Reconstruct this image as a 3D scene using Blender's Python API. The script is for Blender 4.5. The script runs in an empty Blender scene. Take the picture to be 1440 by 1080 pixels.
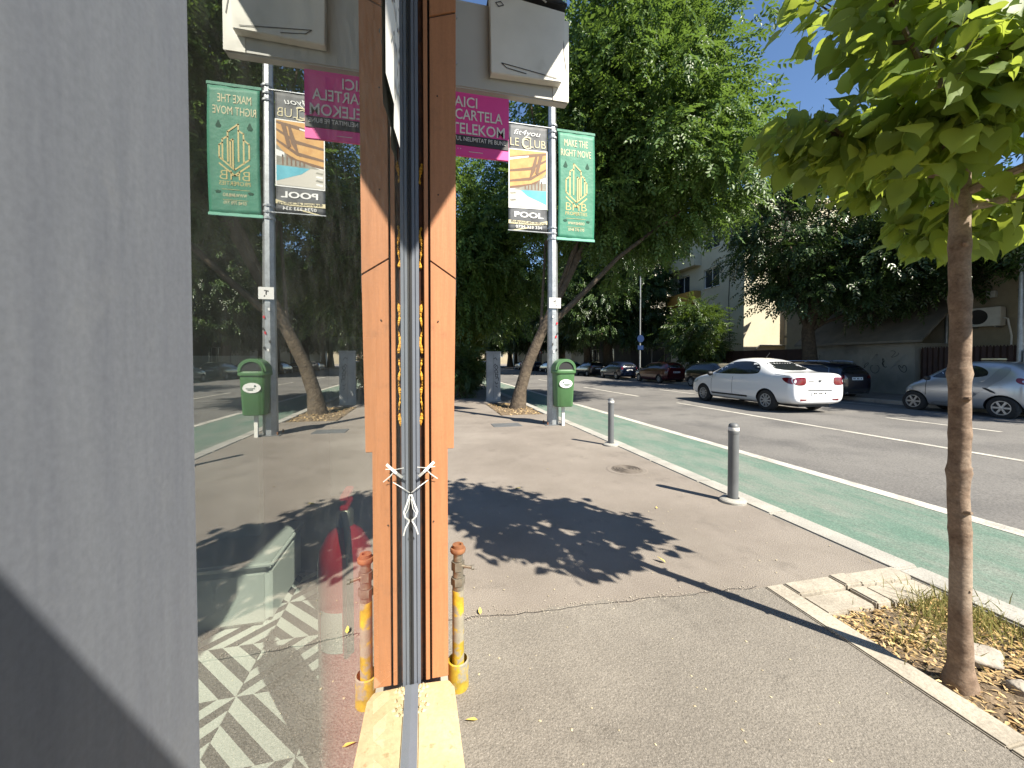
import bpy, bmesh, math, random
import numpy as np
from mathutils import Vector, Matrix, Euler
from mathutils.bvhtree import BVHTree
R = math.radians
random.seed(7); rng = np.random.default_rng(7)
SC = bpy.context.scene
COL = SC.collection

# ------------------------------------------------------------------ camera, sky, sun, exposure
EYE = 1.45
cd = bpy.data.cameras.new('camera'); cam = bpy.data.objects.new('camera', cd); COL.objects.link(cam)
cd.sensor_width = 36; cd.lens = 36 * 545 / 1440
cd.clip_start = 0.004; cd.clip_end = 2000
cam.location = (0, 0, EYE)
cam.rotation_euler = Euler((R(90 - 1.2), 0, R(-12.65)), 'XYZ')
cd.shift_y = -0.015
cd.dof.use_dof = True; cd.dof.focus_distance = 3.0; cd.dof.aperture_fstop = 64
SC.camera = cam
SUN_EL = R(46.3); SH = Vector((.565, -.825)).normalized()
w = bpy.data.worlds.new('World'); SC.world = w; w.use_nodes = True
nt = w.node_tree; nt.nodes.clear()
sky = nt.nodes.new('ShaderNodeTexSky'); sky.sky_type = 'NISHITA'; sky.sun_disc = False
sky.sun_elevation = SUN_EL; sky.sun_rotation = math.atan2(SH.x, SH.y)
sky.air_density = 1.0; sky.dust_density = 0.0; sky.ozone_density = 5.0
bg = nt.nodes.new('ShaderNodeBackground'); bg.inputs[1].default_value = 0.066
ow = nt.nodes.new('ShaderNodeOutputWorld')
nt.links.new(sky.outputs[0], bg.inputs[0]); nt.links.new(bg.outputs[0], ow.inputs[0])
sd = bpy.data.lights.new('sun', 'SUN'); so = bpy.data.objects.new('sun', sd); COL.objects.link(so)
sd.energy = 4.6; sd.angle = R(.53); sd.color = (1, .93, .80)
tosun = Vector((SH.x * math.cos(SUN_EL), SH.y * math.cos(SUN_EL), math.sin(SUN_EL)))
so.rotation_euler = tosun.to_track_quat('Z', 'Y').to_euler(); so.location = (6, -8, 12)
SC.view_settings.view_transform = 'Standard'; SC.view_settings.look = 'None'
SC.view_settings.exposure = 1.5; SC.view_settings.gamma = 1
SC.view_settings.use_curve_mapping = False
SC.render.engine = 'CYCLES'
SC.cycles.use_denoising = True
SC.cycles.max_bounces = 10; SC.cycles.transparent_max_bounces = 16
SC.cycles.caustics_reflective = False; SC.cycles.caustics_refractive = False
SC.cycles.sample_clamp_indirect = 6

# ------------------------------------------------------------------ helpers: materials
MATS = {}
def nodes(name):
    m = bpy.data.materials.new(name); m.use_nodes = True
    t = m.node_tree; t.nodes.clear()
    out = t.nodes.new('ShaderNodeOutputMaterial'); MATS[name] = m
    return m, t, out
def N(t, kind, **kw):
    n = t.nodes.new('ShaderNode' + kind)
    for k, v in kw.items():
        if k.startswith('i_'):
            n.inputs[k[2:].replace('_', ' ')].default_value = v
        else:
            setattr(n, k, v)
    return n
def c4(c): return (c[0], c[1], c[2], 1)
def mixc(t, fac, a, b, mode='MIX'):
    n = t.nodes.new('ShaderNodeMix'); n.data_type = 'RGBA'; n.blend_type = mode
    for s, v in ((0, fac), (6, a), (7, b)):
        if hasattr(v, 'is_linked'): t.links.new(v, n.inputs[s])
        elif isinstance(v, (int, float)): n.inputs[s].default_value = v
        else: n.inputs[s].default_value = c4(v)
    return n.outputs[2]
def noise(t, co, scale, detail=3, rough=.55):
    n = N(t, 'TexNoise'); n.inputs['Scale'].default_value = scale; n.inputs['Detail'].default_value = detail
    n.inputs['Roughness'].default_value = rough
    t.links.new(co, n.inputs['Vector']); return n.outputs[0]
def ramp(t, src, a, b):
    n = N(t, 'MapRange'); n.inputs[1].default_value = a; n.inputs[2].default_value = b
    t.links.new(src, n.inputs[0]); return n.outputs[0]
def geo(t): return N(t, 'NewGeometry').outputs['Position']
def objco(t): return N(t, 'TexCoord').outputs['Object']
def surf(name, col, col2=None, scale=3.0, rough=.7, metal=0, spec=.5, fine=None, fine_amt=.25, bump=0, bump_scale=60,
         col3=None, scale3=.6, lo3=.5, hi3=.65, coat=0, local=False, detail=4, lo=.35, hi=.65):
    """two-tone noise surface with an optional fine speckle, a third patchy tone and fine relief"""
    m, t, out = nodes(name)
    b = N(t, 'BsdfPrincipled'); b.inputs['Roughness'].default_value = rough
    b.inputs['Metallic'].default_value = metal; b.inputs['Specular IOR Level'].default_value = spec
    b.inputs['Coat Weight'].default_value = coat; b.inputs['Coat Roughness'].default_value = .05
    co = objco(t) if local else geo(t)
    c = None
    if col2 is not None:
        c = mixc(t, ramp(t, noise(t, co, scale, detail), lo, hi), col, col2)
    if col3 is not None:
        c = mixc(t, ramp(t, noise(t, co, scale3, 5), lo3, hi3), c if c is not None else col, col3)
    if fine:
        f = ramp(t, noise(t, co, fine, 5, .72), .32, .68)
        g = mixc(t, f, (1 - fine_amt,) * 3, (1 + fine_amt,) * 3)
        c = mixc(t, 1.0, c if c is not None else col, g, 'MULTIPLY')
    if c is None: b.inputs['Base Color'].default_value = c4(col)
    else: t.links.new(c, b.inputs['Base Color'])
    if bump:
        bn = N(t, 'Bump'); bn.inputs['Strength'].default_value = 1; bn.inputs['Distance'].default_value = bump
        t.links.new(noise(t, co, bump_scale, 3), bn.inputs['Height']); t.links.new(bn.outputs[0], b.inputs['Normal'])
    t.links.new(b.outputs[0], out.inputs[0]); return m
def leafmat(name, a, b_, trans, tint=(.30, .42, .05), rough=.38, spec=.5):
    m, t, out = nodes(name)
    rnd = N(t, 'NewGeometry').outputs['Random Per Island']
    big = ramp(t, noise(t, geo(t), .7, 2), .35, .65)
    c = mixc(t, rnd, a, b_); c = mixc(t, big, c, mixc(t, 1.0, c, (1.25, 1.15, .8), 'MULTIPLY'))
    p = N(t, 'BsdfPrincipled'); p.inputs['Roughness'].default_value = rough; p.inputs['Specular IOR Level'].default_value = spec
    t.links.new(c, p.inputs['Base Color'])
    tr = N(t, 'BsdfTranslucent'); tr.inputs[0].default_value = c4(tint)
    mx = N(t, 'MixShader'); mx.inputs[0].default_value = trans
    t.links.new(p.outputs[0], mx.inputs[1]); t.links.new(tr.outputs[0], mx.inputs[2])
    t.links.new(mx.outputs[0], out.inputs[0]); return m

def pane_mat(name, base, power, tint):
    """window glass: reflects more the flatter one looks along it, lets the rest through"""
    m, t, out = nodes(name)
    lw = N(t, 'LayerWeight'); lw.inputs[0].default_value = .5
    pw = N(t, 'Math', operation='POWER'); pw.inputs[1].default_value = power
    t.links.new(lw.outputs['Facing'], pw.inputs[0])
    mr = N(t, 'MapRange'); mr.inputs[3].default_value = base; mr.inputs[4].default_value = .97
    t.links.new(pw.outputs[0], mr.inputs[0])
    tr = N(t, 'BsdfTransparent'); tr.inputs[0].default_value = c4(tint)
    gl = N(t, 'BsdfGlossy'); gl.inputs['Roughness'].default_value = 0.0; gl.inputs[0].default_value = (.93, .95, .93, 1)
    # a film of dust and dried drops catches the sun
    df = N(t, 'BsdfDiffuse'); df.inputs[0].default_value = (.7, .7, .66, 1)
    dn = N(t, 'MapRange'); dn.inputs[1].default_value = .45; dn.inputs[2].default_value = .9; dn.inputs[3].default_value = .006; dn.inputs[4].default_value = .05
    t.links.new(noise(t, geo(t), 38, 6, .75), dn.inputs[0])
    mx = N(t, 'MixShader'); t.links.new(mr.outputs[0], mx.inputs[0])
    t.links.new(tr.outputs[0], mx.inputs[1]); t.links.new(gl.outputs[0], mx.inputs[2])
    m2 = N(t, 'MixShader'); t.links.new(dn.outputs[0], m2.inputs[0])
    t.links.new(mx.outputs[0], m2.inputs[1]); t.links.new(df.outputs[0], m2.inputs[2])
    t.links.new(m2.outputs[0], out.inputs[0]); return m

# ------------------------------------------------------------------ helpers: mesh and objects
class MB:
    def __init__(s): s.v = []; s.f = []; s.m = []
    def add(s, vs, fs, mi=0):
        o = len(s.v); s.v += [tuple(p) for p in vs]
        s.f += [tuple(i + o for i in f) for f in fs]; s.m += [mi] * len(fs); return s
    def box(s, x0, x1, y0, y1, z0, z1, mi=0):
        vs = [(x, y, z) for x in (x0, x1) for y in (y0, y1) for z in (z0, z1)]
        return s.add(vs, [(0, 1, 3, 2), (4, 6, 7, 5), (0, 4, 5, 1), (2, 3, 7, 6), (0, 2, 6, 4), (1, 5, 7, 3)], mi)
    def tube(s, pts, rads, n=8, mi=0, cap=True, squash=None):
        pts = [Vector(p) for p in pts]; rings = []
        up = Vector((0, 0, 1)); last = None
        for i, p in enumerate(pts):
            d = (pts[min(i + 1, len(pts) - 1)] - pts[max(i - 1, 0)]).normalized()
            if last is None:
                a = d.cross(Vector((1, 0, 0)) if abs(d.x) < .8 else Vector((0, 1, 0))).normalized()
            else:
                a = (last - d * last.dot(d)).normalized()
            last = a; b = d.cross(a); r = rads[i] if hasattr(rads, '__len__') else rads
            rings.append([p + a * (r * math.cos(2 * math.pi * (k + .5) / n)) + b * (r * math.sin(2 * math.pi * (k + .5) / n)) for k in range(n)])
        vs = [v for r_ in rings for v in r_]; fs = []
        for i in range(len(pts) - 1):
            for k in range(n):
                fs.append((i * n + k, i * n + (k + 1) % n, (i + 1) * n + (k + 1) % n, (i + 1) * n + k))
        if cap:
            fs.append(tuple(reversed(range(n)))); fs.append(tuple((len(pts) - 1) * n + k for k in range(n)))
        return s.add(vs, fs, mi)
    def cyl(s, p0, p1, r0, r1=None, n=16, mi=0): return s.tube([p0, p1], [r0, r0 if r1 is None else r1], n, mi)
    def lathe(s, prof, n=20, mi=0, c=(0, 0, 0), axis='Z', sx=1, sy=1):
        vs = []; fs = []
        for r, h in prof:
            for k in range(n):
                a = 2 * math.pi * k / n; x, y = r * math.cos(a) * sx, r * math.sin(a) * sy
                p = (x, y, h) if axis == 'Z' else ((h, x, y) if axis == 'X' else (x, h, y))
                vs.append((p[0] + c[0], p[1] + c[1], p[2] + c[2]))
        for i in range(len(prof) - 1):
            for k in range(n): fs.append((i * n + k, i * n + (k + 1) % n, (i + 1) * n + (k + 1) % n, (i + 1) * n + k))
        return s.add(vs, fs, mi)
    def prism(s, poly, plane, a, b, mi=0):
        """2D polygon extruded from a to b along the axis missing from plane ('XZ','YZ','XY')"""
        n = len(poly)
        def P(u, v, h): return {'XZ': (u, h, v), 'YZ': (h, u, v), 'XY': (u, v, h)}[plane]
        vs = [P(u, v, a) for u, v in poly] + [P(u, v, b) for u, v in poly]
        fs = [tuple(range(n)), tuple(range(2 * n - 1, n - 1, -1))] + [(k, n + k, n + (k + 1) % n, (k + 1) % n) for k in range(n)]
        return s.add(vs, fs, mi)
    def mesh(s, name, mats, smooth=False, bevel=0, seg=2, fix=True):
        me = bpy.data.meshes.new(name); me.from_pydata(s.v, [], s.f)
        for m in (mats if isinstance(mats, (list, tuple)) else [mats]): me.materials.append(m)
        me.polygons.foreach_set('material_index', s.m)
        if fix or bevel:
            bm = bmesh.new(); bm.from_mesh(me)
            if fix: bmesh.ops.recalc_face_normals(bm, faces=bm.faces)
            if bevel:
                es = [e for e in bm.edges if len(e.link_faces) == 2 and e.calc_face_angle(0) > .5]
                bmesh.ops.bevel(bm, geom=es, offset=bevel, segments=seg, affect='EDGES', clamp_overlap=True)
            bm.to_mesh(me); bm.free()
        if smooth:
            me.polygons.foreach_set('use_smooth', [True] * len(me.polygons))
            if smooth != 'full':
                me.set_sharp_from_angle(angle=R(38))
        me.update(); return me
    def obj(s, name, mats, parent=None, **kw): return link(name, s.mesh(name, mats, **kw), parent)
def link(name, data, parent=None):
    o = bpy.data.objects.new(name, data); COL.objects.link(o)
    if parent: o.parent = parent
    return o
def thing(name, label, cat, loc=(0, 0, 0), rz=0, group=None):
    o = bpy.data.objects.new(name, None); COL.objects.link(o); o.empty_display_size = .1
    o.location = loc; o.rotation_euler = (0, 0, rz); return tag(o, label, cat, group)
def tag(o, label, cat, group=None):
    o['label'] = label; o['category'] = cat
    if group: o['group'] = group
    return o
def struct(o): o['kind'] = 'structure'; return o
def stuff(o): o['kind'] = 'stuff'; return o
def dup(root, loc=None, rz=None, parent=None, label=None, scale=None):
    r = root.copy(); COL.objects.link(r)
    if parent: r.parent = parent
    if loc is not None: r.location = loc
    if rz is not None: r.rotation_euler = (0, 0, rz)
    if scale is not None: r.scale = scale if hasattr(scale, '__len__') else (scale,) * 3
    if label: r['label'] = label
    for ch in list(root.children): dup(ch, parent=r)
    return r
def grid_sheet(x0, x1, y0, y1, z, holes):
    """flat sheet with rectangular holes"""
    mb = MB()
    xs = sorted({x0, x1, *[h[0] for h in holes], *[h[1] for h in holes]}); ys = sorted({y0, y1, *[h[2] for h in holes], *[h[3] for h in holes]})
    for i in range(len(xs) - 1):
        for j in range(len(ys) - 1):
            cx, cy = (xs[i] + xs[i + 1]) / 2, (ys[j] + ys[j + 1]) / 2
            if any(h[0] < cx < h[1] and h[2] < cy < h[3] for h in holes): continue
            mb.add([(xs[i], ys[j], z), (xs[i + 1], ys[j], z), (xs[i + 1], ys[j + 1], z), (xs[i], ys[j + 1], z)], [(0, 1, 2, 3)])
    return mb
_dg = None
def lettering(s, h, wid, mat, parent, loc, rot=(R(90), 0, 0), bold=0.0, name='lettering', shear=0):
    """one line of letters, cap height h, fitted to width wid, centred at loc"""
    cu = bpy.data.curves.new(name, 'FONT'); cu.body = s; cu.size = 1; cu.offset = bold; cu.align_x = 'CENTER'; cu.resolution_u = 3; cu.shear = shear
    o = bpy.data.objects.new(name, cu); COL.objects.link(o)
    dg = bpy.context.evaluated_depsgraph_get(); me = bpy.data.meshes.new_from_object(o.evaluated_get(dg))
    bpy.data.objects.remove(o); bpy.data.curves.remove(cu)
    n = len(me.vertices); co = np.empty(n * 3); me.vertices.foreach_get('co', co); co = co.reshape(-1, 3)
    lo, hi = co.min(0), co.max(0)
    co[:, 0] = (co[:, 0] - (lo[0] + hi[0]) / 2) * (wid / (hi[0] - lo[0])); co[:, 1] = (co[:, 1] - lo[1]) * (h / (hi[1] - lo[1])); co[:, 2] = 0
    me.vertices.foreach_set('co', co.ravel()); me.materials.clear(); me.materials.append(mat); me.update()
    r = link(name, me, parent); r.location = loc; r.rotation_euler = rot; return r
def strokes(mb, lines, width, y, plane='XZ', mi=0):
    """flat bent strokes (printed lines, scribbles) as thin quads"""
    for ln in lines:
        for (a, b), (c, d) in zip(ln[:-1], ln[1:]):
            l = math.hypot(c - a, d - b) or 1e-6; nx, ny = -(d - b) / l * width / 2, (c - a) / l * width / 2
            ex, ey = (c - a) / l * width * .3, (d - b) / l * width * .3
            q = [(a + nx - ex, b + ny - ey), (c + nx + ex, d + ny + ey), (c - nx + ex, d - ny + ey), (a - nx - ex, b - ny - ey)]
            mb.add([(u, y, v) if plane == 'XZ' else ((y, u, v) if plane == 'YZ' else (u, v, y)) for u, v in q], [(0, 1, 2, 3)], mi)
    return mb
def chaikin(p, n=2):
    for _ in range(n):
        q = []
        for a, b in zip(p, p[1:] + p[:1]):
            q += [(.75 * a[0] + .25 * b[0], .75 * a[1] + .25 * b[1]), (.25 * a[0] + .75 * b[0], .25 * a[1] + .75 * b[1])]
        p = q
    return p

# ------------------------------------------------------------------ materials
def asphalt(name, a, b_, light, dark, grain, amt):
    """worn asphalt: tone drift, pale worn areas, dark stains, pale aggregate and gum spots"""
    m, t, out = nodes(name); b = N(t, 'BsdfPrincipled'); b.inputs['Roughness'].default_value = .93; b.inputs['Specular IOR Level'].default_value = .25
    co = geo(t); c = mixc(t, ramp(t, noise(t, co, 1.2, 6, .6), .35, .65), a, b_)
    c = mixc(t, ramp(t, noise(t, co, .38, 5, .6), .48, .75), c, light)
    st = N(t, 'Math', operation='MULTIPLY'); st.inputs[1].default_value = .55; t.links.new(ramp(t, noise(t, co, 2.3, 5, .65), .58, .74), st.inputs[0]); c = mixc(t, st.outputs[0], c, dark)
    f = ramp(t, noise(t, co, grain, 4, .75), .3, .7); c = mixc(t, 1.0, c, mixc(t, f, (1 - amt,) * 3, (1 + amt,) * 3), 'MULTIPLY')
    vo = N(t, 'TexVoronoi'); vo.inputs['Scale'].default_value = 95; t.links.new(co, vo.inputs['Vector'])
    sp = N(t, 'Math', operation='LESS_THAN'); sp.inputs[1].default_value = .22; t.links.new(vo.outputs['Distance'], sp.inputs[0])
    sr = N(t, 'SeparateColor'); t.links.new(vo.outputs['Color'], sr.inputs[0]); g2 = N(t, 'Math', operation='GREATER_THAN'); g2.inputs[1].default_value = .72; t.links.new(sr.outputs[0], g2.inputs[0])
    sm = N(t, 'Math', operation='MULTIPLY'); t.links.new(sp.outputs[0], sm.inputs[0]); t.links.new(g2.outputs[0], sm.inputs[1]); s5 = N(t, 'Math', operation='MULTIPLY'); s5.inputs[1].default_value = .6; t.links.new(sm.outputs[0], s5.inputs[0])
    c = mixc(t, s5.outputs[0], c, (.36, .33, .29))
    v2 = N(t, 'TexVoronoi'); v2.inputs['Scale'].default_value = 2.2; t.links.new(co, v2.inputs['Vector']); gm = N(t, 'Math', operation='LESS_THAN'); gm.inputs[1].default_value = .035; t.links.new(v2.outputs['Distance'], gm.inputs[0])
    gq = N(t, 'Math', operation='MULTIPLY'); gq.inputs[1].default_value = .6; t.links.new(gm.outputs[0], gq.inputs[0]); c = mixc(t, gq.outputs[0], c, dark)
    t.links.new(c, b.inputs['Base Color']); bn = N(t, 'Bump'); bn.inputs['Distance'].default_value = .005; t.links.new(noise(t, co, 130, 3), bn.inputs['Height']); t.links.new(bn.outputs[0], b.inputs['Normal'])
    t.links.new(b.outputs[0], out.inputs[0]); return m
asphalt_old = asphalt('asphalt_old', (.175, .152, .130), (.220, .192, .166), (.26, .232, .20), (.105, .092, .08), 150, .38)
asphalt_new = asphalt('asphalt_new', (.160, .145, .126), (.198, .180, .156), (.255, .232, .20), (.100, .090, .078), 140, .42)
asphalt_road = surf('asphalt_road', (.125, .119, .113), (.165, .157, .147), .5, .9, spec=.3, fine=45, fine_amt=.35, bump=.003, bump_scale=110, col3=(.10, .096, .093), scale3=.9, lo3=.5, hi3=.7)
def worn(name, paint, paint2, under, fine, lo, hi, stretch):
    """paint on asphalt, worn through in streaks along the street"""
    m, t, out = nodes(name); b = N(t, 'BsdfPrincipled'); b.inputs['Roughness'].default_value = .85; b.inputs['Specular IOR Level'].default_value = .3
    co = geo(t); mp = N(t, 'Mapping'); mp.inputs['Scale'].default_value = (1, stretch, 1); t.links.new(co, mp.inputs[0])
    c = mixc(t, ramp(t, noise(t, co, 1.6, 5), .35, .65), paint, paint2)
    w1 = ramp(t, noise(t, mp.outputs[0], 2.6, 8, .72), lo, hi)
    c = mixc(t, w1, c, under)
    f = ramp(t, noise(t, co, fine, 5, .72), .32, .68)
    c = mixc(t, 1.0, c, mixc(t, f, (.66,) * 3, (1.34,) * 3), 'MULTIPLY')
    t.links.new(c, b.inputs['Base Color']); bn = N(t, 'Bump'); bn.inputs['Distance'].default_value = .003
    t.links.new(noise(t, co, 110, 3), bn.inputs['Height']); t.links.new(bn.outputs[0], b.inputs['Normal']); t.links.new(b.outputs[0], out.inputs[0]); return m
green_lane = worn('green_lane', (.085, .150, .115), (.115, .175, .14), (.20, .205, .18), 60, .38, .72, .35)
road_paint = worn('road_paint', (.50, .475, .42), (.40, .38, .335), (.19, .18, .165), 60, .48, .72, .6)
kerb_mat = surf('kerb_concrete', (.36, .345, .31), (.27, .26, .235), 3, .9, spec=.25, fine=90, fine_amt=.25, bump=.003, bump_scale=60)
border_mat = surf('border_concrete', (.38, .345, .285), (.28, .25, .205), 4, .9, spec=.2, fine=60, fine_amt=.2, bump=.003, bump_scale=50)
soil_mat = surf('soil', (.20, .15, .10), (.11, .085, .06), 7, .95, spec=.1, fine=60, fine_amt=.4, bump=.02, bump_scale=25)
ground_mat = surf('ground_earth', (.16, .14, .10), (.10, .10, .06), .8, .95)
steel_galv = surf('galvanised', (.30, .31, .315), (.38, .395, .40), 6, .45, metal=.6, fine=35, fine_amt=.2)
dark_steel = surf('dark_grey_steel', (.10, .105, .11), (.13, .135, .14), 5, .5, spec=.5)
anthracite = surf('anthracite_aluminium', (.125, .138, .168), (.14, .155, .185), 7, .5, spec=.5, fine=300, fine_amt=.08)
rubber = surf('rubber_black', (.015, .015, .016), rough=.7)
def streaky(name, col, col2, stain, rough, st_scale, lo, hi, spec=.45, fine=120, fa=.06, bump=0, sz=.06):
    """paint with vertical run marks, blotches and scratches"""
    m, t, out = nodes(name); b = N(t, 'BsdfPrincipled'); b.inputs['Roughness'].default_value = rough; b.inputs['Specular IOR Level'].default_value = spec
    co = geo(t); mp = N(t, 'Mapping'); mp.inputs['Scale'].default_value = (1, 1, .06); t.links.new(co, mp.inputs[0])
    mp.inputs['Scale'].default_value = (1, 1, sz)
    c = mixc(t, ramp(t, noise(t, mp.outputs[0], st_scale, 5, .65), .35, .65), col, col2)
    c = mixc(t, ramp(t, noise(t, co, st_scale * .22, 6, .7), lo, hi), c, stain)
    f = ramp(t, noise(t, co, fine, 4, .7), .3, .7); c = mixc(t, 1.0, c, mixc(t, f, (1 - fa,) * 3, (1 + fa,) * 3), 'MULTIPLY')
    t.links.new(c, b.inputs['Base Color']); r = N(t, 'MapRange'); r.inputs[3].default_value = rough - .12; r.inputs[4].default_value = rough + .15
    t.links.new(noise(t, mp.outputs[0], st_scale * 1.7, 4), r.inputs[0]); t.links.new(r.outputs[0], b.inputs['Roughness'])
    if bump:
        bn = N(t, 'Bump'); bn.inputs['Distance'].default_value = bump; t.links.new(noise(t, mp.outputs[0], st_scale * 2, 4), bn.inputs['Height']); t.links.new(bn.outputs[0], b.inputs['Normal'])
    t.links.new(b.outputs[0], out.inputs[0]); return m
orange_paint = streaky('orange_cladding', (.44, .192, .088), (.375, .162, .073), (.28, .13, .065), .55, 55, .56, .85, bump=.0006)
mullion_paint = streaky('mullion_paint', (.128, .138, .158), (.108, .117, .138), (.15, .157, .168), .5, 260, .58, .9, fine=900, fa=.10)
bark_smooth = streaky('bark_young', (.245, .178, .13), (.145, .10, .072), (.33, .265, .205), .85, 14, .5, .72, spec=.2, fine=90, fa=.25, bump=.003, sz=1.8)
foam_mat = surf('pu_foam', (.72, .38, .04), (.50, .22, .02), 60, .9, bump=.006, bump_scale=130)
rust_gap = surf('rusty_gap', (.10, .035, .015), (.04, .018, .012), 30, .9)
stone_sill = surf('travertine', (.44, .34, .19), (.50, .41, .25), 7, .6, fine=55, fine_amt=.12, bump=.0015, bump_scale=70, col3=(.33, .24, .125), scale3=28, lo3=.6, hi3=.7)
white_panel = surf('white_panel', (.66, .65, .60), (.56, .55, .50), 3, .6, col3=(.38, .36, .31), scale3=5, lo3=.62, hi3=.85)
white_plain = surf('white_print', (.66, .65, .62), rough=.6)
grey_panel = surf('grey_panel', (.42, .42, .40), (.36, .36, .34), 2, .6)
magenta = surf('magenta_print', (.66, .05, .27), (.70, .06, .30), 2, .5)
black_print = surf('black_print', (.03, .03, .032), rough=.55)
green_banner = surf('green_banner', (.025, .165, .10), (.035, .195, .12), 3, .6, bump=.012, bump_scale=5)
gold_print = surf('gold_print', (.46, .36, .13), rough=.5)
cream_print = surf('cream_print', (.55, .48, .29), rough=.6)
banner_dark = surf('banner_dark', (.045, .047, .05), (.10, .105, .11), 5, .6)
print_wood = surf('print_wood', (.42, .20, .045), (.52, .29, .08), 6, .6)
print_wood_dark = surf('print_wood_dark', (.13, .06, .022), rough=.6)
print_pool = surf('print_pool', (.05, .30, .38), (.09, .38, .46), 5, .6)
print_wall = surf('print_wall', (.24, .23, .18), (.15, .145, .12), 9, .6)
print_deck = surf('print_deck', (.46, .43, .37), rough=.6)
bin_green = surf('bin_green', (.055, .135, .05), (.068, .155, .06), 4, .45, fine=30, fine_amt=.06)
bark_old = surf('bark_old', (.12, .095, .07), (.07, .055, .042), 9, .95, spec=.15, bump=.03, bump_scale=18)
twig_mat = surf('twig', (.13, .095, .06), (.09, .065, .045), 20, .9)
leaf_near = leafmat('leaf_catalpa', (.085, .155, .045), (.15, .215, .06), .42, (.50, .60, .08), .5, .32)
leaf_ash = leafmat('leaf_ash', (.042, .092, .026), (.078, .128, .038), .26, (.20, .32, .05), .45, .38)
leaf_mid = leafmat('leaf_mid', (.035, .075, .018), (.065, .105, .028), .22, (.17, .26, .03), .38, .5)
leaf_dark = leafmat('leaf_dark', (.03, .06, .02), (.05, .085, .028), .18, (.10, .18, .03), .35, .5)
leaf_pale = leafmat('leaf_pale', (.10, .14, .035), (.16, .18, .05), .3, (.30, .36, .06), .5, .3)
grass_mat = leafmat('dry_grass', (.15, .17, .06), (.30, .25, .12), .3, (.30, .30, .10), .6, .2)
litter_mat = leafmat('leaf_litter', (.34, .23, .12), (.55, .42, .24), .1, (.40, .28, .12), .7, .2)
fallen_yellow = leafmat('fallen_yellow', (.55, .44, .12), (.60, .50, .16), .1, (.4, .3, .08), .7, .2)
rock_mat = surf('rock', (.36, .32, .27), (.24, .21, .18), 6, .95, bump=.02, bump_scale=14)
yellow_pipe = surf('yellow_pipe', (.50, .34, .03), (.27, .19, .025), 13, .4, col3=(.26, .235, .18), scale3=14, lo3=.5, hi3=.58, fine=50, fine_amt=.15)
brass = surf('brass_fitting', (.36, .33, .27), (.22, .19, .15), 25, .4, metal=.7)
rust = surf('rusty_cap', (.24, .10, .04), (.15, .06, .028), 30, .8)
red_paint = surf('red_extinguisher', (.58, .015, .025), rough=.3, coat=.4)
shop_wall_mat = surf('shop_wall', (.40, .36, .30), (.33, .30, .25), 2, .85)
room_wall = surf('room_wall', (.30, .30, .28), (.26, .26, .245), 1.5, .8)
white_lacquer = surf('white_lacquer', (.78, .79, .76), (.72, .73, .70), 3, .4)
brown_wood = surf('brown_wood', (.22, .09, .035), (.15, .06, .025), 8, .7)
glass_front = pane_mat('shop_glass', .29, 2.9, (.84, .90, .86))
glass_clear = MATS.get('clear') or pane_mat('clear_inner', .0, 30, (.97, .98, .97))

# ------------------------------------------------------------------ setting: ground, street, pavements
RD = -.09
g = grid_sheet(-150, 160, -60, 400, -.35, []).obj('ground', ground_mat); struct(g)
PIT1 = (2.11, 3.16, -2.2, 2.03); PIT2 = (1.95, 3.16, 10.0, 12.9)
sw = grid_sheet(-8, 3.16, -12, 130, 0, [PIT1, PIT2, (-8, -.02, -12, 2.75)]).obj('sidewalk', asphalt_old); struct(sw)
# newer asphalt relaid in front of the shop, with a ragged seam
edge = [(-.02 + i * (2.13 / 26), 2.15 - .11 * (i / 26) + random.uniform(-.018, .018) + (.035 if 8 < i < 14 else 0)) for i in range(27)]
pm = MB(); k = len(edge)
pm.add([(x, y, .004) for x, y in edge] + [(x, -12, .004) for x, _ in edge], [(i, k + i, k + i + 1, i + 1) for i in range(k - 1)])
struct(pm.obj('asphalt_patch', asphalt_new))
def zr(x):
    """crossfall of the carriageway"""
    return float(np.interp(x, [3.38, 5.13, 9.4, 12, 16.2], [-.09, -.055, .035, .01, -.10]))
def strip_xy(xs, y0, y1, dz):
    return MB().add([p for x in xs for p in ((x, y0, zr(x) + dz), (x, y1, zr(x) + dz))], [(2 * i, 2 * i + 2, 2 * i + 3, 2 * i + 1) for i in range(len(xs) - 1)])
struct(strip_xy([3.38, 5.13, 7.3, 8.6, 9.4, 10.2, 12, 14, 16.2], -40, 260, 0).obj('road', asphalt_road, smooth='full'))
struct(strip_xy([3.38, 5.13], -12, 130, .004).obj('bicycle_lane', green_lane))
struct(strip_xy([4.97, 5.13, 5.14], -12, 130, .008).obj('lane_edge_line', road_paint))
def mark(x0, x1, y0, y1): return struct(strip_xy([x0, x1], y0, y1, .005).obj('road_marking', road_paint))
mark(8.28, 8.39, 2.5, 11.6)
for k in range(9): mark(8.27, 8.40, 14.0 + 8.5 * k, 19.5 + 8.5 * k)
mark(11.2, 11.32, 5.4, 7.4)
for k in range(6): mark(11.2, 11.32, 13.5 + 8.5 * k, 17 + 8.5 * k)
mark(14.9, 15.02, 9.75, 12.4)
kerb = bpy.data.objects.new('kerb', None); COL.objects.link(kerb); struct(kerb)
ks = MB().box(-.108, .108, -.494, .494, -.25, .012).mesh('kerb_stone', kerb_mat, bevel=.012)
for k in range(60):
    o = link('kerb_stone', ks, kerb); o.location = (3.27 + random.uniform(-.004, .004), -3.5 + k, random.uniform(-.004, .003))
struct(MB().box(3.16, 3.378, 56.1, 130, -.25, .01).obj('kerb_far_run', kerb_mat))
fk = bpy.data.objects.new('far_kerb', None); COL.objects.link(fk); struct(fk)
for k in range(50):
    o = link('kerb_stone', ks, fk); o.location = (16.31, -4.5 + k, .02)
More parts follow.
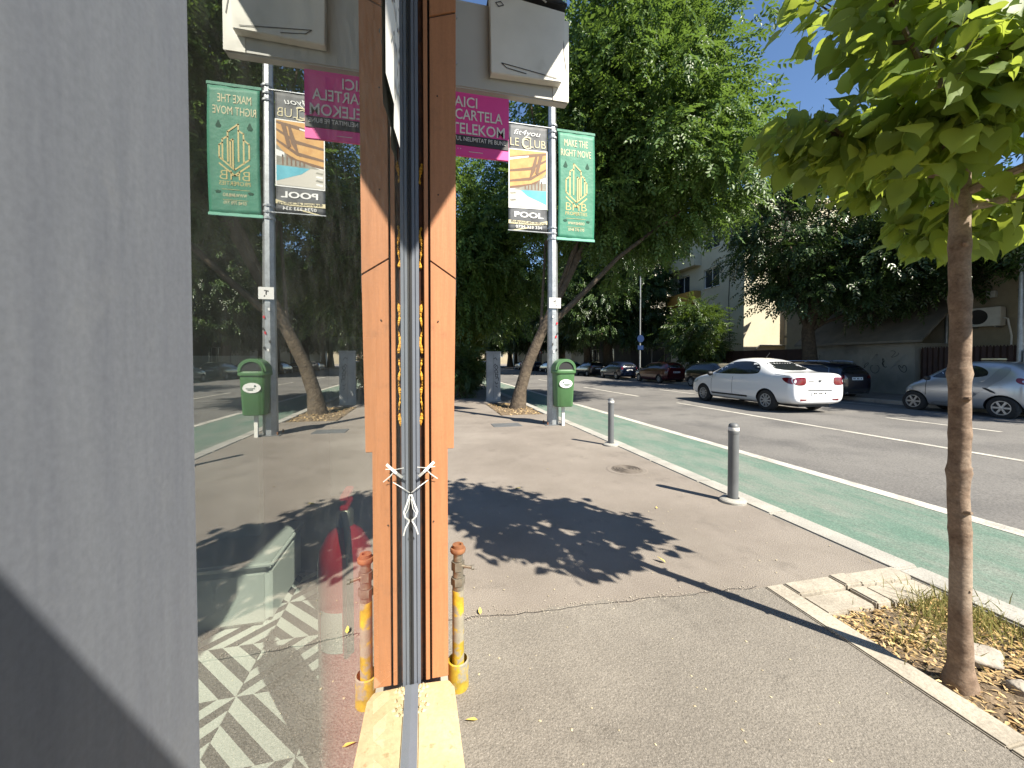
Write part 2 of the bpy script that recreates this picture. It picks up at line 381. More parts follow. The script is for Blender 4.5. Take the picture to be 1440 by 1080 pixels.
struct(grid_sheet(16.42, 60, -30, 200, .025, []).obj('far_sidewalk', asphalt_old))
def flecks(name, label, pos, size, mat):
    n = len(pos); a = rng.uniform(0, 6.28, n); V = [(-.5, -.3, 0), (.5, -.35, 0), (.6, .2, 0), (-.3, .4, 0), (0, 0, .35)]
    o = link(name, instance_mesh(name, V, [(0, 1, 4), (1, 2, 4), (2, 3, 4), (3, 0, 4)], frames(pos, np.column_stack([np.cos(a), np.sin(a), np.zeros(n)]), np.tile([0., 0, 1.], (n, 1)), rng.uniform(.4, 1.5, n) * size), mat))
    return tag(stuff(o), label, 'grit')
FLECKS = []
# manhole and drain covers
mh = thing('manhole_cover', 'round iron manhole cover set in the pavement near the second bollard', 'manhole', (2.61, 4.66, 0))
MB().lathe([(0.0, .012), (.19, .012), (.2, .008), (.2, -.02)], 28).obj('rim', surf('cast_iron', (.12, .10, .085), (.17, .145, .12), 20, .7, metal=.3), mh, smooth=True)
for r in (.05, .09, .13, .165):
    MB().lathe([(r - .008, .013), (r - .006, .018), (r + .006, .018), (r + .008, .013)], 28).obj('ring', MATS['cast_iron'], mh, smooth=True)
MB().lathe([(.2, .006), (.25, .006), (.27, .002)], 28).obj('mortar_collar', asphalt_old, mh)
dg_ = thing('drain_cover', 'flat square metal cover in the pavement beside the lamp post', 'cover', (1.78, 8.5, 0))
MB().box(-.32, .32, -.22, .22, -.02, .008).obj('plate', dark_steel, dg_, bevel=.004)
MB().box(-.30, .30, -.006, .006, .008, .012).obj('rib', dark_steel, dg_)

# ------------------------------------------------------------------ shop front
GX = -.0545
shop = thing('shop_front', 'orange clad shop front with a mirror-like window, anthracite frames and stone sill', 'shop', (0, 0, 0))
P = lambda name, mb, mat, par=shop, **kw: mb.obj(name, mat, par, **kw)
# pane: a slab, outer face reflecting
pn = MB().box(GX - .012, GX, .06, 1.535, .19, 3.3)
pane = P('window_pane', pn, [glass_front, glass_clear])
for f in pane.data.polygons: f.material_index = 0 if f.normal.x > .9 else 1
# near mullion, far jamb, bottom rail
P('mullion', MB().box(GX - .06, GX + .0065, -.30, .0965, .21, 3.3), mullion_paint, bevel=.0015)
jb = MB().box(GX - .05, -.036, 1.50, 1.58, .2, 3.3).box(-.0345, -.021, 1.508, 1.58, .2, 3.3)
P('window_jamb', jb, anthracite, bevel=.002)
P('gasket', MB().box(GX + .001, -.046, 1.492, 1.4985, .22, 3.3), rubber)
P('bottom_rail', MB().box(GX - .05, -.030, .09, 1.497, .16, .222), anthracite, bevel=.003)
P('head_rail', MB().box(GX - .05, -.03, .09, 1.497, 3.3, 3.4), anthracite, bevel=.003)
# rusty gap with foam
P('joint_gap', MB().box(-.019, -.003, 1.535, 1.58, .2, 3.4), rust_gap)
for z0, z1 in ((1.20, 1.46), (1.475, 1.68), (1.80, 1.96), (2.12, 2.2)):
    n = int((z1 - z0) / .004); pts = [(-.013 + .0035 * math.sin(z * 61) + random.uniform(-.0015, .0015), 1.531 + random.uniform(-.002, .002), z) for z in (z0 + (z1 - z0) * i / n for i in range(n + 1))]
    P('sealing_foam', MB().tube(pts, [max(.0015, .0045 + .0035 * math.sin(p[2] * 83) * math.sin(p[2] * 37) + random.uniform(-.0012, .0012)) * (1 if 0 < i < n else .3) for i, p in enumerate(pts)], 7), foam_mat, smooth=True)
# orange cladding, each sheet a piece; the upper sheets are wider and meet on slanted joints
def sheet(pts, y0, y1): return MB().prism(pts, 'XZ', y0, y1)
P('cladding_strip', MB().box(-.002, .0135, 1.513, 1.6, .212, 3.4), orange_paint, bevel=.0015)
P('joint_gap', MB().box(.0137, .0213, 1.545, 1.6, .2, 3.4), rubber)
P('cladding_panel', sheet([(.0215, .212), (.084, .212), (.084, 1.108), (.108, 1.108), (.108, 1.135), (.117, 1.762), (.0215, 1.826)], 1.515, 1.62), orange_paint, bevel=.0015)
P('cladding_panel', sheet([(.0215, 1.831), (.117, 1.767), (.120, 2.772), (.0215, 2.735)], 1.514, 1.62), orange_paint, bevel=.0015)
P('cladding_panel', sheet([(.0215, 2.741), (.120, 2.778), (.121, 3.4), (.0215, 3.4)], 1.511, 1.62), orange_paint, bevel=.0015)
P('cladding_return', MB().box(-.05, .082, 1.622, 1.70, .0, 3.4), orange_paint)
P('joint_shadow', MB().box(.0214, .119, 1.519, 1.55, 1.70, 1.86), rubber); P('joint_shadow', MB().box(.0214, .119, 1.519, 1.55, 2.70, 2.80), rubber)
for z, x in ((2.45, .05), (1.60, .05), (2.08, .052), (.83, .03), (1.0, .028)):
    P('screw', MB().lathe([(0, -.002), (.0028, -.0015), (.003, 0)], 8, axis='Y', c=(x, 1.513, z)), rubber)
# sill slabs
s1 = MB().prism([(-.03, .0), (.118, .0), (.118, 1.02), (-.03, 1.02)], 'XY', .165, .206)
s1 = P('sill_slab', s1, stone_sill, bevel=.004)
s2 = MB().prism([(-.03, 1.024), (.118, 1.024), (.104, 1.47), (.085, 1.505), (-.03, 1.512)], 'XY', .165, .2065)
P('sill_slab', s2, stone_sill, bevel=.004)
P('sill_slab', MB().box(-.03, .118, -1.2, -.004, .165, .206), stone_sill, bevel=.004)
P('plinth', MB().box(-.09, .085, -1.2, 1.62, -.2, .162), shop_wall_mat)
mo = MB()
for i in range(26):
    x = random.choice((-.028, -.020, -.012, .0)); r = random.uniform(.004, .011)
    mo.lathe([(0, -r), (r, 0), (0, r * .8)], 6, c=(x + random.uniform(-.004, .004), 1.497 - random.uniform(0, .12), .209))
stuff(P('mortar_crumbs', mo, stone_sill, smooth=True))
# canopy over the window, wall above, side and back walls, roof
cn = MB().prism([(-.05, -4.5), (.70, -4.5), (.955, -.35), (1.0, .23), (1.085, 1.45), (1.09, 1.62), (-.05, 1.62)], 'XY', 3.74, 3.86)
P('canopy', cn, brown_wood, bevel=.01)
P('fascia_bracket', MB().prism([(-.05, 3.02), (.13, 3.10), (.19, 3.16), (.26, 3.72), (-.05, 3.72)], 'XZ', 1.625, 1.69), brown_wood)
P('wall_above', MB().box(-.16, -.02, -4.5, 1.62, 3.42, 4.4), shop_wall_mat)
P('side_wall', MB().box(-4.6, -.052, 2.62, 2.8, -.2, 4.4), shop_wall_mat)
P('end_wall', MB().box(-.2, -.052, 1.71, 2.62, -.2, 4.4), shop_wall_mat)
P('back_wall', MB().box(-4.8, -4.6, -4.5, 2.8, -.2, 4.4), shop_wall_mat)
P('rear_wall', MB().box(-4.6, -.05, -4.7, -4.5, -.2, 4.4), shop_wall_mat)
P('street_wall', MB().box(-.2, -.052, -4.5, -1.2, -.2, 3.42), shop_wall_mat)
P('roof', MB().box(-4.8, -.02, -4.7, 2.8, 4.4, 4.55), shop_wall_mat)
P('ceiling', MB().box(-4.6, -.2, -4.5, 2.62, 3.2, 3.3), room_wall)
# closed door beside the window
dr = P('door', MB().box(-.10, -.055, -1.115, -.306, .21, 2.19), anthracite, bevel=.004)
P('door_handle', MB().tube([(-.05, -.42, .95), (-.02, -.42, .97), (-.02, -.42, 1.15), (-.05, -.42, 1.17)], .010, 8), steel_galv, dr, smooth=True)
P('door_frame', MB().box(GX - .06, -.03, -1.2, -1.12, .21, 3.3).box(GX - .06, -.03, -1.12, -.301, 2.2, 2.3), anthracite, bevel=.003)

sbx = thing('shadow_caster', 'added grey metal box by the near window mullion, out of view to shade it', 'shadow caster', (0, 0, 1.2))  # box added out of view to cast the diagonal shadow on the mullion
MB().prism([(GX + .007, -.012), (.062, -.056), (.062, -.34), (GX + .007, -.34)], 'XY', 0, .346).obj('box', grey_panel, sbx, bevel=.0015)
MB().box(.0625, .066, -.29, -.10, .25, .275).obj('box_strip', dark_steel, sbx, bevel=.001)

# notice taped on the pane, torn tape on the jamb
no = thing('paper_notice', 'white handwritten paper notice taped high on the window near the orange post', 'notice', (GX, .78, 1.9))
PY0, PY1 = -.20, .09
pts = []; npn = 9
ns = MB()
for i in range(npn):
    y = PY0 + (PY1 - PY0) * i / (npn - 1); cx = .0025 + .006 * math.sin(i * .8) ** 2
    pts.append((cx, y))
zb = [(-.045 + .015 * i / (npn - 1)) for i in range(npn)]
ns.add([(c_, y, z) for (c_, y), z in zip(pts, zb)] + [(c_, y, .95) for c_, y in pts], [(i, i + 1, npn + i + 1, npn + i) for i in range(npn - 1)])
no_sheet = ns.obj('sheet', white_plain, no, smooth=True)
sc_ = MB(); lines = []
for r_ in range(12):
    z = .05 + r_ * .07; x = PY0 + .04; ln = []
    while x < PY1 - .05:
        ln.append((x, z + random.uniform(-.018, .018))); x += .016
    lines.append(ln)
for ln in lines: strokes(MB(), [ln], .005, .0105, 'YZ').obj('handwriting', black_print, no)
tp = thing('torn_tape', 'torn strips of clear tape stuck across the window jamb', 'tape', (-.03, 1.49, .9))
tape_mat = surf('tape_white', (.75, .75, .73), (.55, .55, .54), 60, .3)
def strip(pts, wd):
    mb = MB(); vs = []
    for i, p in enumerate(pts):
        p = Vector(p); d = (Vector(pts[min(i + 1, len(pts) - 1)]) - Vector(pts[max(i - 1, 0)])).normalized()
        s_ = d.cross(Vector((0, 1, 0))).normalized() * wd / 2; vs += [p + s_, p - s_]
    mb.add(vs, [(2 * i, 2 * i + 1, 2 * i + 3, 2 * i + 2) for i in range(len(pts) - 1)]); return mb
strip([(.005, -.004, .115), (.025, -.014, .135), (.062, .006, .165)], .010).obj('tape_strip', tape_mat, tp)
strip([(.03, -.01, .145), (.05, .002, .12), (.075, .012, .098)], .004).obj('tape_strip', tape_mat, tp)
strip([(.0, .0, .15), (.03, -.006, .147), (.066, .01, .146)], .003).obj('tape_strip', tape_mat, tp)
strip([(-.022, -.002, .055), (.0, -.01, .075), (.04, .012, .095)], .003).obj('tape_strip', tape_mat, tp)
strip([(-.022, -.004, .05), (-.012, -.012, .02), (.0, -.016, -.012), (-.006, -.018, -.03), (-.02, -.014, -.045)], .006).obj('tape_strip', tape_mat, tp)
strip([(-.02, -.012, -.046), (-.006, -.016, -.07), (.002, -.012, -.10)], .005).obj('tape_strip', tape_mat, tp)
strip([(-.022, -.006, .035), (-.017, -.015, .0), (-.004, -.018, -.02)], .002).obj('tape_strip', tape_mat, tp)

# inside the shop: tiled floor, low white cabinet, tall panel, board, fire extinguisher
flo = struct(MB().box(-4.6, -.115, -4.5, 2.62, -.1, .142).obj('shop_floor', surf('tile_grout', (.30, .30, .28), rough=.9)))
m, t, out = nodes('striped_tile')
b = N(t, 'BsdfPrincipled'); b.inputs['Roughness'].default_value = .35
sep = N(t, 'SeparateXYZ'); t.links.new(objco(t), sep.inputs[0])
ad = N(t, 'Math', operation='ADD'); t.links.new(sep.outputs[0], ad.inputs[0]); t.links.new(sep.outputs[1], ad.inputs[1])
ml_ = N(t, 'Math', operation='MULTIPLY'); ml_.inputs[1].default_value = 2 * math.pi / .122; t.links.new(ad.outputs[0], ml_.inputs[0])
sn = N(t, 'Math', operation='SINE'); t.links.new(ml_.outputs[0], sn.inputs[0])
gt = N(t, 'Math', operation='GREATER_THAN'); gt.inputs[1].default_value = -.1; t.links.new(sn.outputs[0], gt.inputs[0])
t.links.new(mixc(t, gt.outputs[0], (.05, .052, .055), (.80, .80, .77)), b.inputs['Base Color']); t.links.new(b.outputs[0], out.inputs[0])
tile = MB().box(-.1485, .1485, -.1485, .1485, 0, .008).mesh('tile', m)
for i in range(12):
    for j in range(14):
        o = link('tile', tile, flo); o.location = (-.27 - .3 * i, 2.42 - .3 * j, .1425); o.rotation_euler = (0, 0, R(90) * ((i + j) % 2 + 2 * (i % 2)))
lc = thing('low_cabinet', 'low white lacquered cabinet inside the shop seen through the window', 'cabinet', (-1.1, 2.3, .1505))
MB().box(-.7, .36, -.22, .28, .0, .29).obj('carcass', white_lacquer, lc, bevel=.03, seg=3)
MB().box(-.7, .375, -.235, .28, .292, .325).obj('top_board', white_lacquer, lc, bevel=.012)
tcab = thing('tall_panel', 'tall white side panel standing on the low cabinet inside the shop', 'panel', (-1.25, 2.45, .476))
MB().box(-.5, .35, -.06, .0, 0, 1.0).obj('board', white_lacquer, tcab, bevel=.004)
wb = tag(MB().box(-.16, .16, -.02, .0, -.5, .5).obj('wall_board', white_lacquer, bevel=.004), 'pale board hung on the wall inside the shop', 'board')
wb.location = (-.42, 2.615, 1.1)
ex = thing('fire_extinguisher', 'red fire extinguisher with a white label inside the shop window', 'fire extinguisher', (-.245, 1.28, .151))
MB().lathe([(0, 0), (.07, .0), (.078, .01), (.078, .68), (.074, .72), (.05, .765), (.025, .785), (.022, .80), (0, .80)], 28).obj('cylinder', red_paint, ex, smooth=True)
MB().lathe([(.026, .79), (.026, .83), (.018, .84), (0, .84)], 14).obj('valve', brass, ex, smooth=True)
MB().box(-.012, .012, -.02, .075, .838, .852).box(-.012, .012, -.02, .085, .868, .884).obj('handle', red_paint, ex, bevel=.003)
MB().tube([(0, -.02, .83), (.02, -.075, .80), (.03, -.095, .70), (.03, -.092, .45)], .010, 8).obj('hose', rubber, ex, smooth=True)
lb = MB(); vs = []
for i in range(9):
    a = R(-138 + i * 6.5)
    for z in (.44, .56): vs.append((.0795 * math.cos(a), .0795 * math.sin(a), z))
lb.add(vs, [(2 * i, 2 * i + 2, 2 * i + 3, 2 * i + 1) for i in range(8)]); lb.obj('label_sticker', white_plain, ex, smooth=True)

# ------------------------------------------------------------------ projecting shop sign and magenta panel
sg = thing('projecting_sign', 'blank white light box projecting from the shop above the magenta panel', 'sign', (0, 1.95, 2.80))
MB().box(-.05, .741, 0, .05, 0, .425).obj('box', grey_panel, sg, bevel=.006)
MB().box(.655, .741, -.004, -.001, .003, .42).obj('edge_panel', white_panel, sg)
MB().prism([(.322, .062), (.688, .07), (.705, .425), (.316, .455)], 'XZ', -.045, -.0045).obj('front_panel', white_panel, sg, bevel=.003)
MB().box(.315, .716, -.05, .055, .456, .472).obj('top_flashing', rubber, sg, bevel=.004)
MB().tube([(.32, -.03, .462), (.40, -.05, .485), (.50, -.048, .478), (.58, -.052, .468), (.66, -.04, .478), (.715, -.03, .47)], [.016, .014, .018, .015, .016, .01], 7).obj('torn_seal', rubber, sg, smooth=True)
MB().tube([(.40, -.058, .452), (.46, -.062, .475), (.54, -.062, .472), (.6, -.06, .44)], .004, 6).obj('wire', grey_panel, sg, smooth=True)
for ln in ([(.375, .115), (.66, .085)], [(.375, .115), (.40, .095), (.50, .082)], [(.345, .40), (.37, .41), (.385, .395), (.36, .385), (.345, .40)]):
    strokes(MB(), [ln], .004, -.0475).obj('scratch', black_print, sg)
strokes(MB(), [[(.700, .40), (.712, .30), (.715, .24), (.728, .16)]], .004, -.006).obj('cable', black_print, sg)
for z in (.33, .11): MB().lathe([(0, -.006), (.006, -.005), (.008, 0)], 8, axis='Y', c=(.155, -.001, z)).obj('bolt', steel_galv, sg)
mg = thing('phone_card_sign', 'magenta shop sign with white lettering hung under the blank light box', 'sign', (0, 1.95, 2.475))
MB().box(-.05, .426, .02, .032, 0, .315).obj('panel', magenta, mg, bevel=.002)
lettering('AICI', .052, .115, white_plain, mg, (.205, .016, .240), bold=.012)
lettering('CARTELA', .052, .24, white_plain, mg, (.272, .016, .178), bold=.012)
lettering('TELEKOM', .054, .27, white_plain, mg, (.268, .016, .108), bold=.012)
MB().box(-.05, .424, .0165, .0195, .052, .102).obj('strip', black_print, mg)
lettering('TOTUL NELIMITAT PE BUNE', .021, .300, white_plain, mg, (.258, .0135, .072), bold=.006)
lettering('. . .', .006, .03, white_plain, mg, (.165, .016, .030))
MB().box(.22, .29, .017, .0185, .022, .024).obj('print_line', white_plain, mg)

# ------------------------------------------------------------------ yellow riser pipe
yp = thing('riser_pipe', 'yellow painted riser pipe with a rusty brass valve beside the orange post', 'pipe', (.138, 1.705, 0))
MB().lathe([(.0, 0), (.026, 0), (.026, .42), (.026, .44), (0, .44)], 20).obj('pipe', yellow_pipe, yp, smooth=True)
MB().lathe([(.044, -.02), (.046, .0), (.046, .125), (.040, .128), (.040, .05)], 20).obj('sleeve', yellow_pipe, yp, smooth=True)
MB().lathe([(.0, .43), (.025, .431), (.025, .46), (.0, .461)], 16).obj('valve_neck', brass, yp, smooth=True)
MB().lathe([(.0, .462), (.031, .463), (.031, .495), (.0, .496)], 6).obj('hex_nut', brass, yp)
MB().lathe([(.0, .497), (.023, .498), (.023, .525), (.0, .526)], 16).obj('valve_body', brass, yp, smooth=True)
MB().lathe([(.0, .527), (.029, .528), (.029, .566), (.0, .567)], 6).obj('hex_nut', brass, yp)
MB().lathe([(.0, .568), (.021, .569), (.021, .602), (.0, .603)], 16).obj('valve_neck', brass, yp, smooth=True)
MB().lathe([(0, .604), (.031, .605), (.034, .610), (.034, .622), (.031, .626), (.024, .626), (.024, .640), (.015, .640), (.013, .630), (0, .630)], 14).obj('cap', rust, yp, smooth=True)
MB().cyl((.02, -.01, .545), (.058, -.03, .545), .007, .007, 8).lathe([(0, 0), (.011, 0), (.011, .012), (0, .012)], 8, axis='X', c=(.056, -.03, .545)).obj('bleed_screw', brass, yp, smooth=True)

# ------------------------------------------------------------------ bollards
def bollard(loc, label):
    r = thing('bollard', label, 'bollard', loc, 0, 'grey bollards along the kerb')
    MB().lathe([(.0, .0), (.125, 0), (.125, .022), (.105, .04), (.06, .045)], 24).obj('base', kerb_mat, r, smooth=True)
    MB().lathe([(.05, .03), (.05, .70), (.05, .705), (.053, .708), (.053, .728), (.05, .731), (.05, .77), (.045, .795), (.03, .808), (0, .812)], 20).obj('post', dark_steel, r, smooth=True)
    MB().lathe([(.0512, .735), (.0518, .737), (.0518, .767), (.0512, .769)], 20).obj('reflective_band', white_plain, r, smooth=True)
    return r
bollard((3.08, 3.36, 0), 'nearer grey steel bollard with a white band at the kerb')
bollard((3.09, 6.06, 0), 'farther grey steel bollard, small, between the litter bin and manhole')

# ------------------------------------------------------------------ lamp post, banners, bin
PX, PY = 2.84, 8.40
lp = thing('lamp_post', 'tall octagonal galvanised lamp post carrying banners and a green bin', 'lamp post', (PX, PY, 0))
MB().tube([(0, 0, -.05), (-.01, 0, 3.2), (-.03, 0, 6.5), (-.05, 0, 10.6)], [.135, .112, .088, .06], 8).obj('shaft', steel_galv, lp)
MB().tube([(-.05, 0, 10.5), (.1, 0, 10.75), (1.4, 0, 10.95)], .035, 8).obj('arm', steel_galv, lp, smooth=True)
MB().prism([(1.3, 10.9), (2.0, 10.95), (2.0, 11.03), (1.5, 11.08), (1.3, 11.02)], 'XZ', -.14, .14).obj('lamp_head', grey_panel, lp, bevel=.02)
for z in (4.18, 4.30, 4.42, 6.42, 6.55, 6.7):
    MB().lathe([(.112 - .005 * (z - 4), z - .022), (.118 - .005 * (z - 4), z - .018), (.118 - .005 * (z - 4), z + .018), (.112 - .005 * (z - 4), z + .022)], 12, c=(-.02, 0, 0)).obj('strap', steel_galv, lp)
tg = MB().box(-.135, .135, -.138, -.13, 2.62, 2.85).obj('small_plate', white_plain, lp)
strokes(MB(), [[(-.04, 2.775), (.03, 2.785)], [(-.002, 2.77), (.0, 2.71)], [(.025, 2.69), (.03, 2.675)]], .02, -.141).obj('plate_mark', black_print, tg)
stk = [(-.04, 2.4, white_plain), (.05, 2.25, red_paint), (.03, 1.95, red_paint), (-.05, 1.78, black_print), (.06, 2.02, black_print), (-.02, 1.62, white_plain), (.05, 1.66, black_print)]
for x, z, mm in stk:
    MB().prism([(x - .02, z), (x + .012, z + .01), (x + .02, z + .05), (x - .012, z + .06)], 'XZ', -.1285 - .001 * abs(x), -.124).obj('sticker', mm, lp)
MB().box(-.22, .22, -.2, .2, -.02, .012).obj('base_plate', dark_steel, lp, bevel=.004)
for sx in (-.17, .17):
    for sy in (-.15, .15): MB().cyl((sx, sy, .01), (sx, sy, .07), .016, n=6).obj('anchor_bolt', rust, lp)

gb = thing('green_banner', 'green banner with gold tower logo on the road side of the lamp post', 'banner', (2.91, 8.30, 4.19))
W2, H2 = .87, 2.39
cl = MB(); nx, nz = 14, 22
vs = [(W2 * i / nx + (.02 * math.sin(j / nz * 3.1)), (.004 * math.sin(i * 1.1) * (1 - abs(i / nx - .5)) - .003 * math.sin(j / nz * 3.1)), H2 * j / nz - .03 * i / nx) for j in range(nz + 1) for i in range(nx + 1)]
fs = [(j * (nx + 1) + i, j * (nx + 1) + i + 1, (j + 1) * (nx + 1) + i + 1, (j + 1) * (nx + 1) + i) for j in range(nz) for i in range(nx)]
co_ = cl.add(vs, fs).obj('cloth', green_banner, gb, smooth='full')
so_ = co_.modifiers.new('thick', 'SOLIDIFY'); so_.thickness = .003
for z in (-.01, H2 - .005):
    MB().box(-.03, W2 + .02, -.012, .012, z - .03, z + .035).obj('hem_bar', surf('hem_green', (.16, .42, .30), rough=.5) if z < 0 else green_banner, gb, bevel=.008)
ly = -.0095
lettering('MAKE THE', .15, .56, cream_print, gb, (.43, ly, 2.06), bold=.0)
lettering('RIGHT MOVE', .15, .72, cream_print, gb, (.43, ly, 1.84), bold=.0)
lettering('BHB', .17, .50, gold_print, gb, (.44, ly, .64), bold=-.012)
lettering('PROPERTIES', .075, .52, gold_print, gb, (.44, ly, .535), bold=.0)
lettering('WWW.BHB.RO', .062, .40, cream_print, gb, (.44, ly, .325), bold=.006)
lettering('0748 770 770', .062, .38, cream_print, gb, (.44, ly, .18), bold=.006)
lg = MB(); q = lambda a: [(x * .0054 + .195, .79 + z * .0092) for x, z in a]
strokes(lg, [q([(0, 15), (46, -7), (92, 15)]), q([(0, 27), (46, 4), (92, 27)]), q([(0, 27), (0, 58), (17, 66), (17, 78), (33, 84)]), q([(33, 22), (33, 97), (66, 80), (66, 20)]),
             q([(92, 27), (92, 52), (82, 57), (82, 64), (66, 70)]), q([(17, 20), (17, 66)]), q([(50, 8), (50, 66), (58, 62), (58, 12)]), q([(82, 24), (82, 57)])], .027, ly)
lg.obj('logo', gold_print, gb)
hole = MB()
for x, z in ((.18, 1.62), (.70, 1.62), (.18, .42), (.72, .42)):
    hole.prism([(x - .05, z), (x - .03, z - .035), (x + .03, z - .035), (x + .05, z), (x, z + .11 if z > 1 else z + .015)], 'XZ', ly - .001, ly)
for hx in range(4):
    sub = MB(); sub.add(hole.v[hx * 10:hx * 10 + 10], [tuple(i - hx * 10 for i in f) for f in hole.f[hx * 7:hx * 7 + 7]]); sub.obj('wind_slot', surf('slot_green', (.01, .06, .035), rough=.8) if hx == 0 else MATS['slot_green'], gb)
MB().box(.20, .66, ly, ly + .001, .455, .462).obj('print_line', gold_print, gb); MB().box(.22, .64, ly, ly + .001, .262, .268).obj('print_line', gold_print, gb)

pb = thing('pool_banner', 'dark club banner with a pool photograph on the house side of the lamp post', 'banner', (1.79, 8.32, 4.28))
W1, H1 = .88, 2.33
vs = [(W1 * i / nx, (.003 * math.sin(i * .9 + 1) - .003 * math.sin(j / nz * 6)), H1 * j / nz + .02 * i / nx) for j in range(nz + 1) for i in range(nx + 1)]
cp = MB().add(vs, fs).obj('cloth', banner_dark, pb, smooth='full'); so_ = cp.modifiers.new('thick', 'SOLIDIFY'); so_.thickness = .003
ly = -.0085
def prt(poly, lay, mat, name='print_patch'): MB().prism(poly, 'XZ', ly - lay * .0012, ly - lay * .0012 + .001).obj(name, mat, pb)
prt([(0, .50), (W1, .52), (W1, 1.80), (0, 1.78)], 0, white_plain)
prt([(.02, .95), (W1 - .02, .97), (W1 - .02, 1.78), (.02, 1.76)], 1, print_wood)
for a, b_ in ((1.70, 1.76), (1.42, 1.62), (1.20, 1.42), (1.06, 1.24)):
    prt([(.02, a - .10), (.5, a), (W1 - .02, b_), (W1 - .02, b_ - .045), (.5, a - .07), (.02, a - .145)], 2, print_wood_dark)
prt([(.02, 1.58), (.45, 1.66), (.45, 1.63), (.02, 1.53)], 3, white_plain)
prt([(.02, .88), (.45, 1.02), (.62, 1.06), (W1 - .02, 1.32), (W1 - .02, .90), (.30, .86)], 3, print_wall)
for i in range(6): prt([(.36 + i * .075, .93), (.385 + i * .075, .93), (.385 + i * .075, 1.03 + .02 * i), (.36 + i * .075, 1.02 + .02 * i)], 4, print_wood_dark)
prt([(.72, 1.08), (.86, 1.10), (.86, 1.22), (.72, 1.17)], 4, white_plain)
prt([(.02, .53), (W1 - .02, .55), (W1 - .02, .62), (.25, .90), (.02, .90)], 4, print_deck)
prt([(.27, .90), (.86, .92), (.86, .62), (.42, .78)], 5, print_pool)
for i in range(4): prt([(.03, .83 - i * .075), (.15, .85 - i * .075), (.17, .82 - i * .075), (.05, .795 - i * .075)], 5, white_plain if i % 2 else print_wall)
prt([(.45, 1.1), (.60, 1.35), (.66, 1.72), (.62, 1.72), (.52, 1.4)], 5, print_wood_dark); prt([(.66, 1.25), (.78, 1.72), (.70, 1.72), (.6, 1.3)], 5, print_wood_dark)
lettering('fit4you', .15, .60, white_plain, pb, (.42, ly, 2.06), bold=-.005, shear=.3)
lettering('LE CLUB', .17, .80, cream_print, pb, (.44, ly, 1.85), bold=-.012)
lettering('C', .27, .21, cream_print, pb, (.40, ly - .003, 1.80), bold=-.01)
lettering('POOL', .125, .66, white_plain, pb, (.46, ly, .31), bold=.03)
prt([(0, .16), (.62, .16), (W1, .19), (W1, .27), (.72, .225), (0, .24)], 1, cream_print)
prt([(.06, .02), (.16, .02), (.55, .10), (.42, .10)], 1, cream_print)
lettering('fit4youLeClub.ro', .075, .80, black_print, pb, (.45, ly - .004, .165), bold=.02)
lettering('0734 333 334', .065, .60, white_plain, pb, (.46, ly - .004, .075), bold=.01)
for z in (.015, H1): MB().cyl((-.01, 0, z), (W1 + .12, 0, z), .014, n=8).obj('rod', steel_galv, pb)

bn = thing('litter_bin', 'green plastic litter bin with a domed hood hung on the lamp post', 'bin', (3.00, 8.16, .43))
def rr(wx, wy, z, cx=0): return [(cx + wx / 2 * s_ * (abs(c_) ** .5 if False else 1) , wy / 2 * t_, z) for s_, t_ in ()]
def ringpts(wx, wy, z, n=28):
    out = []
    for k in range(n):
        a = 2 * math.pi * k / n; c_, s_ = math.cos(a), math.sin(a); e = .55
        out.append((math.copysign(abs(c_) ** e, c_) * wx / 2, math.copysign(abs(s_) ** e, s_) * wy / 2, z))
    return out
def loft(rings, caps=True):
    mb = MB(); n = len(rings[0]); mb.add([p for r in rings for p in r], [(i * n + k, i * n + (k + 1) % n, (i + 1) * n + (k + 1) % n, (i + 1) * n + k) for i in range(len(rings) - 1) for k in range(n)] + ([tuple(reversed(range(n))), tuple((len(rings) - 1) * n + k for k in range(n))] if caps else [])); return mb
loft([ringpts(.36, .27, 0), ringpts(.40, .30, .02), ringpts(.47, .35, .74)]).obj('body', bin_green, bn, smooth=True)
loft([ringpts(.515, .39, .74), ringpts(.525, .40, .755), ringpts(.525, .40, .80), ringpts(.505, .385, .815)]).obj('rim', bin_green, bn, smooth=True)
hd = MB(); rings = []
nseg = 16
for yy in (-.17, .17):
    rings.append([(.235 * math.cos(math.pi * k / nseg), yy, .812 + .245 * math.sin(math.pi * k / nseg) ** .8) for k in range(nseg + 1)])
nn = nseg + 1
hd.add(rings[0] + rings[1], [(k, k + 1, nn + k + 1, nn + k) for k in range(nseg)] + [tuple(range(nn))[::-1], tuple(nn + k for k in range(nn))])
hd.obj('hood', bin_green, bn, smooth=True)
ar = [(.175 * math.cos(math.pi * k / nseg), .83 + .165 * math.sin(math.pi * k / nseg)) for k in range(nseg + 1)]
MB().prism(ar, 'XZ', -.176, -.1715).obj('opening', rubber, bn)
hp = MB(); ro = [(.20 * math.cos(math.pi * k / nseg), .815 + .205 * math.sin(math.pi * k / nseg)) for k in range(nseg + 1)]
for k in range(nseg):
    hp.prism([ar[k], ar[k + 1], ro[k + 1], ro[k]], 'XZ', -.195, -.17)
hp.obj('opening_rim', bin_green, bn, smooth=True)
el = [(.15 * math.cos(2 * math.pi * k / 24), .515 + .095 * math.sin(2 * math.pi * k / 24)) for k in range(24)]
os_ = MB().prism(el, 'XZ', -.178, -.160).obj('oval_sticker', white_plain, bn)
strokes(MB(), [[(-.07, .535), (-.055, .56), (-.045, .53)], [(-.05, .50), (.09, .50)], [(-.02, .475), (.06, .475)]], .016, -.1795).obj('sticker_print', MATS['slot_green'], os_)
MB().box(-.03, .03, -.02, .03, -.43, .0).obj('stand_leg', white_panel, bn)

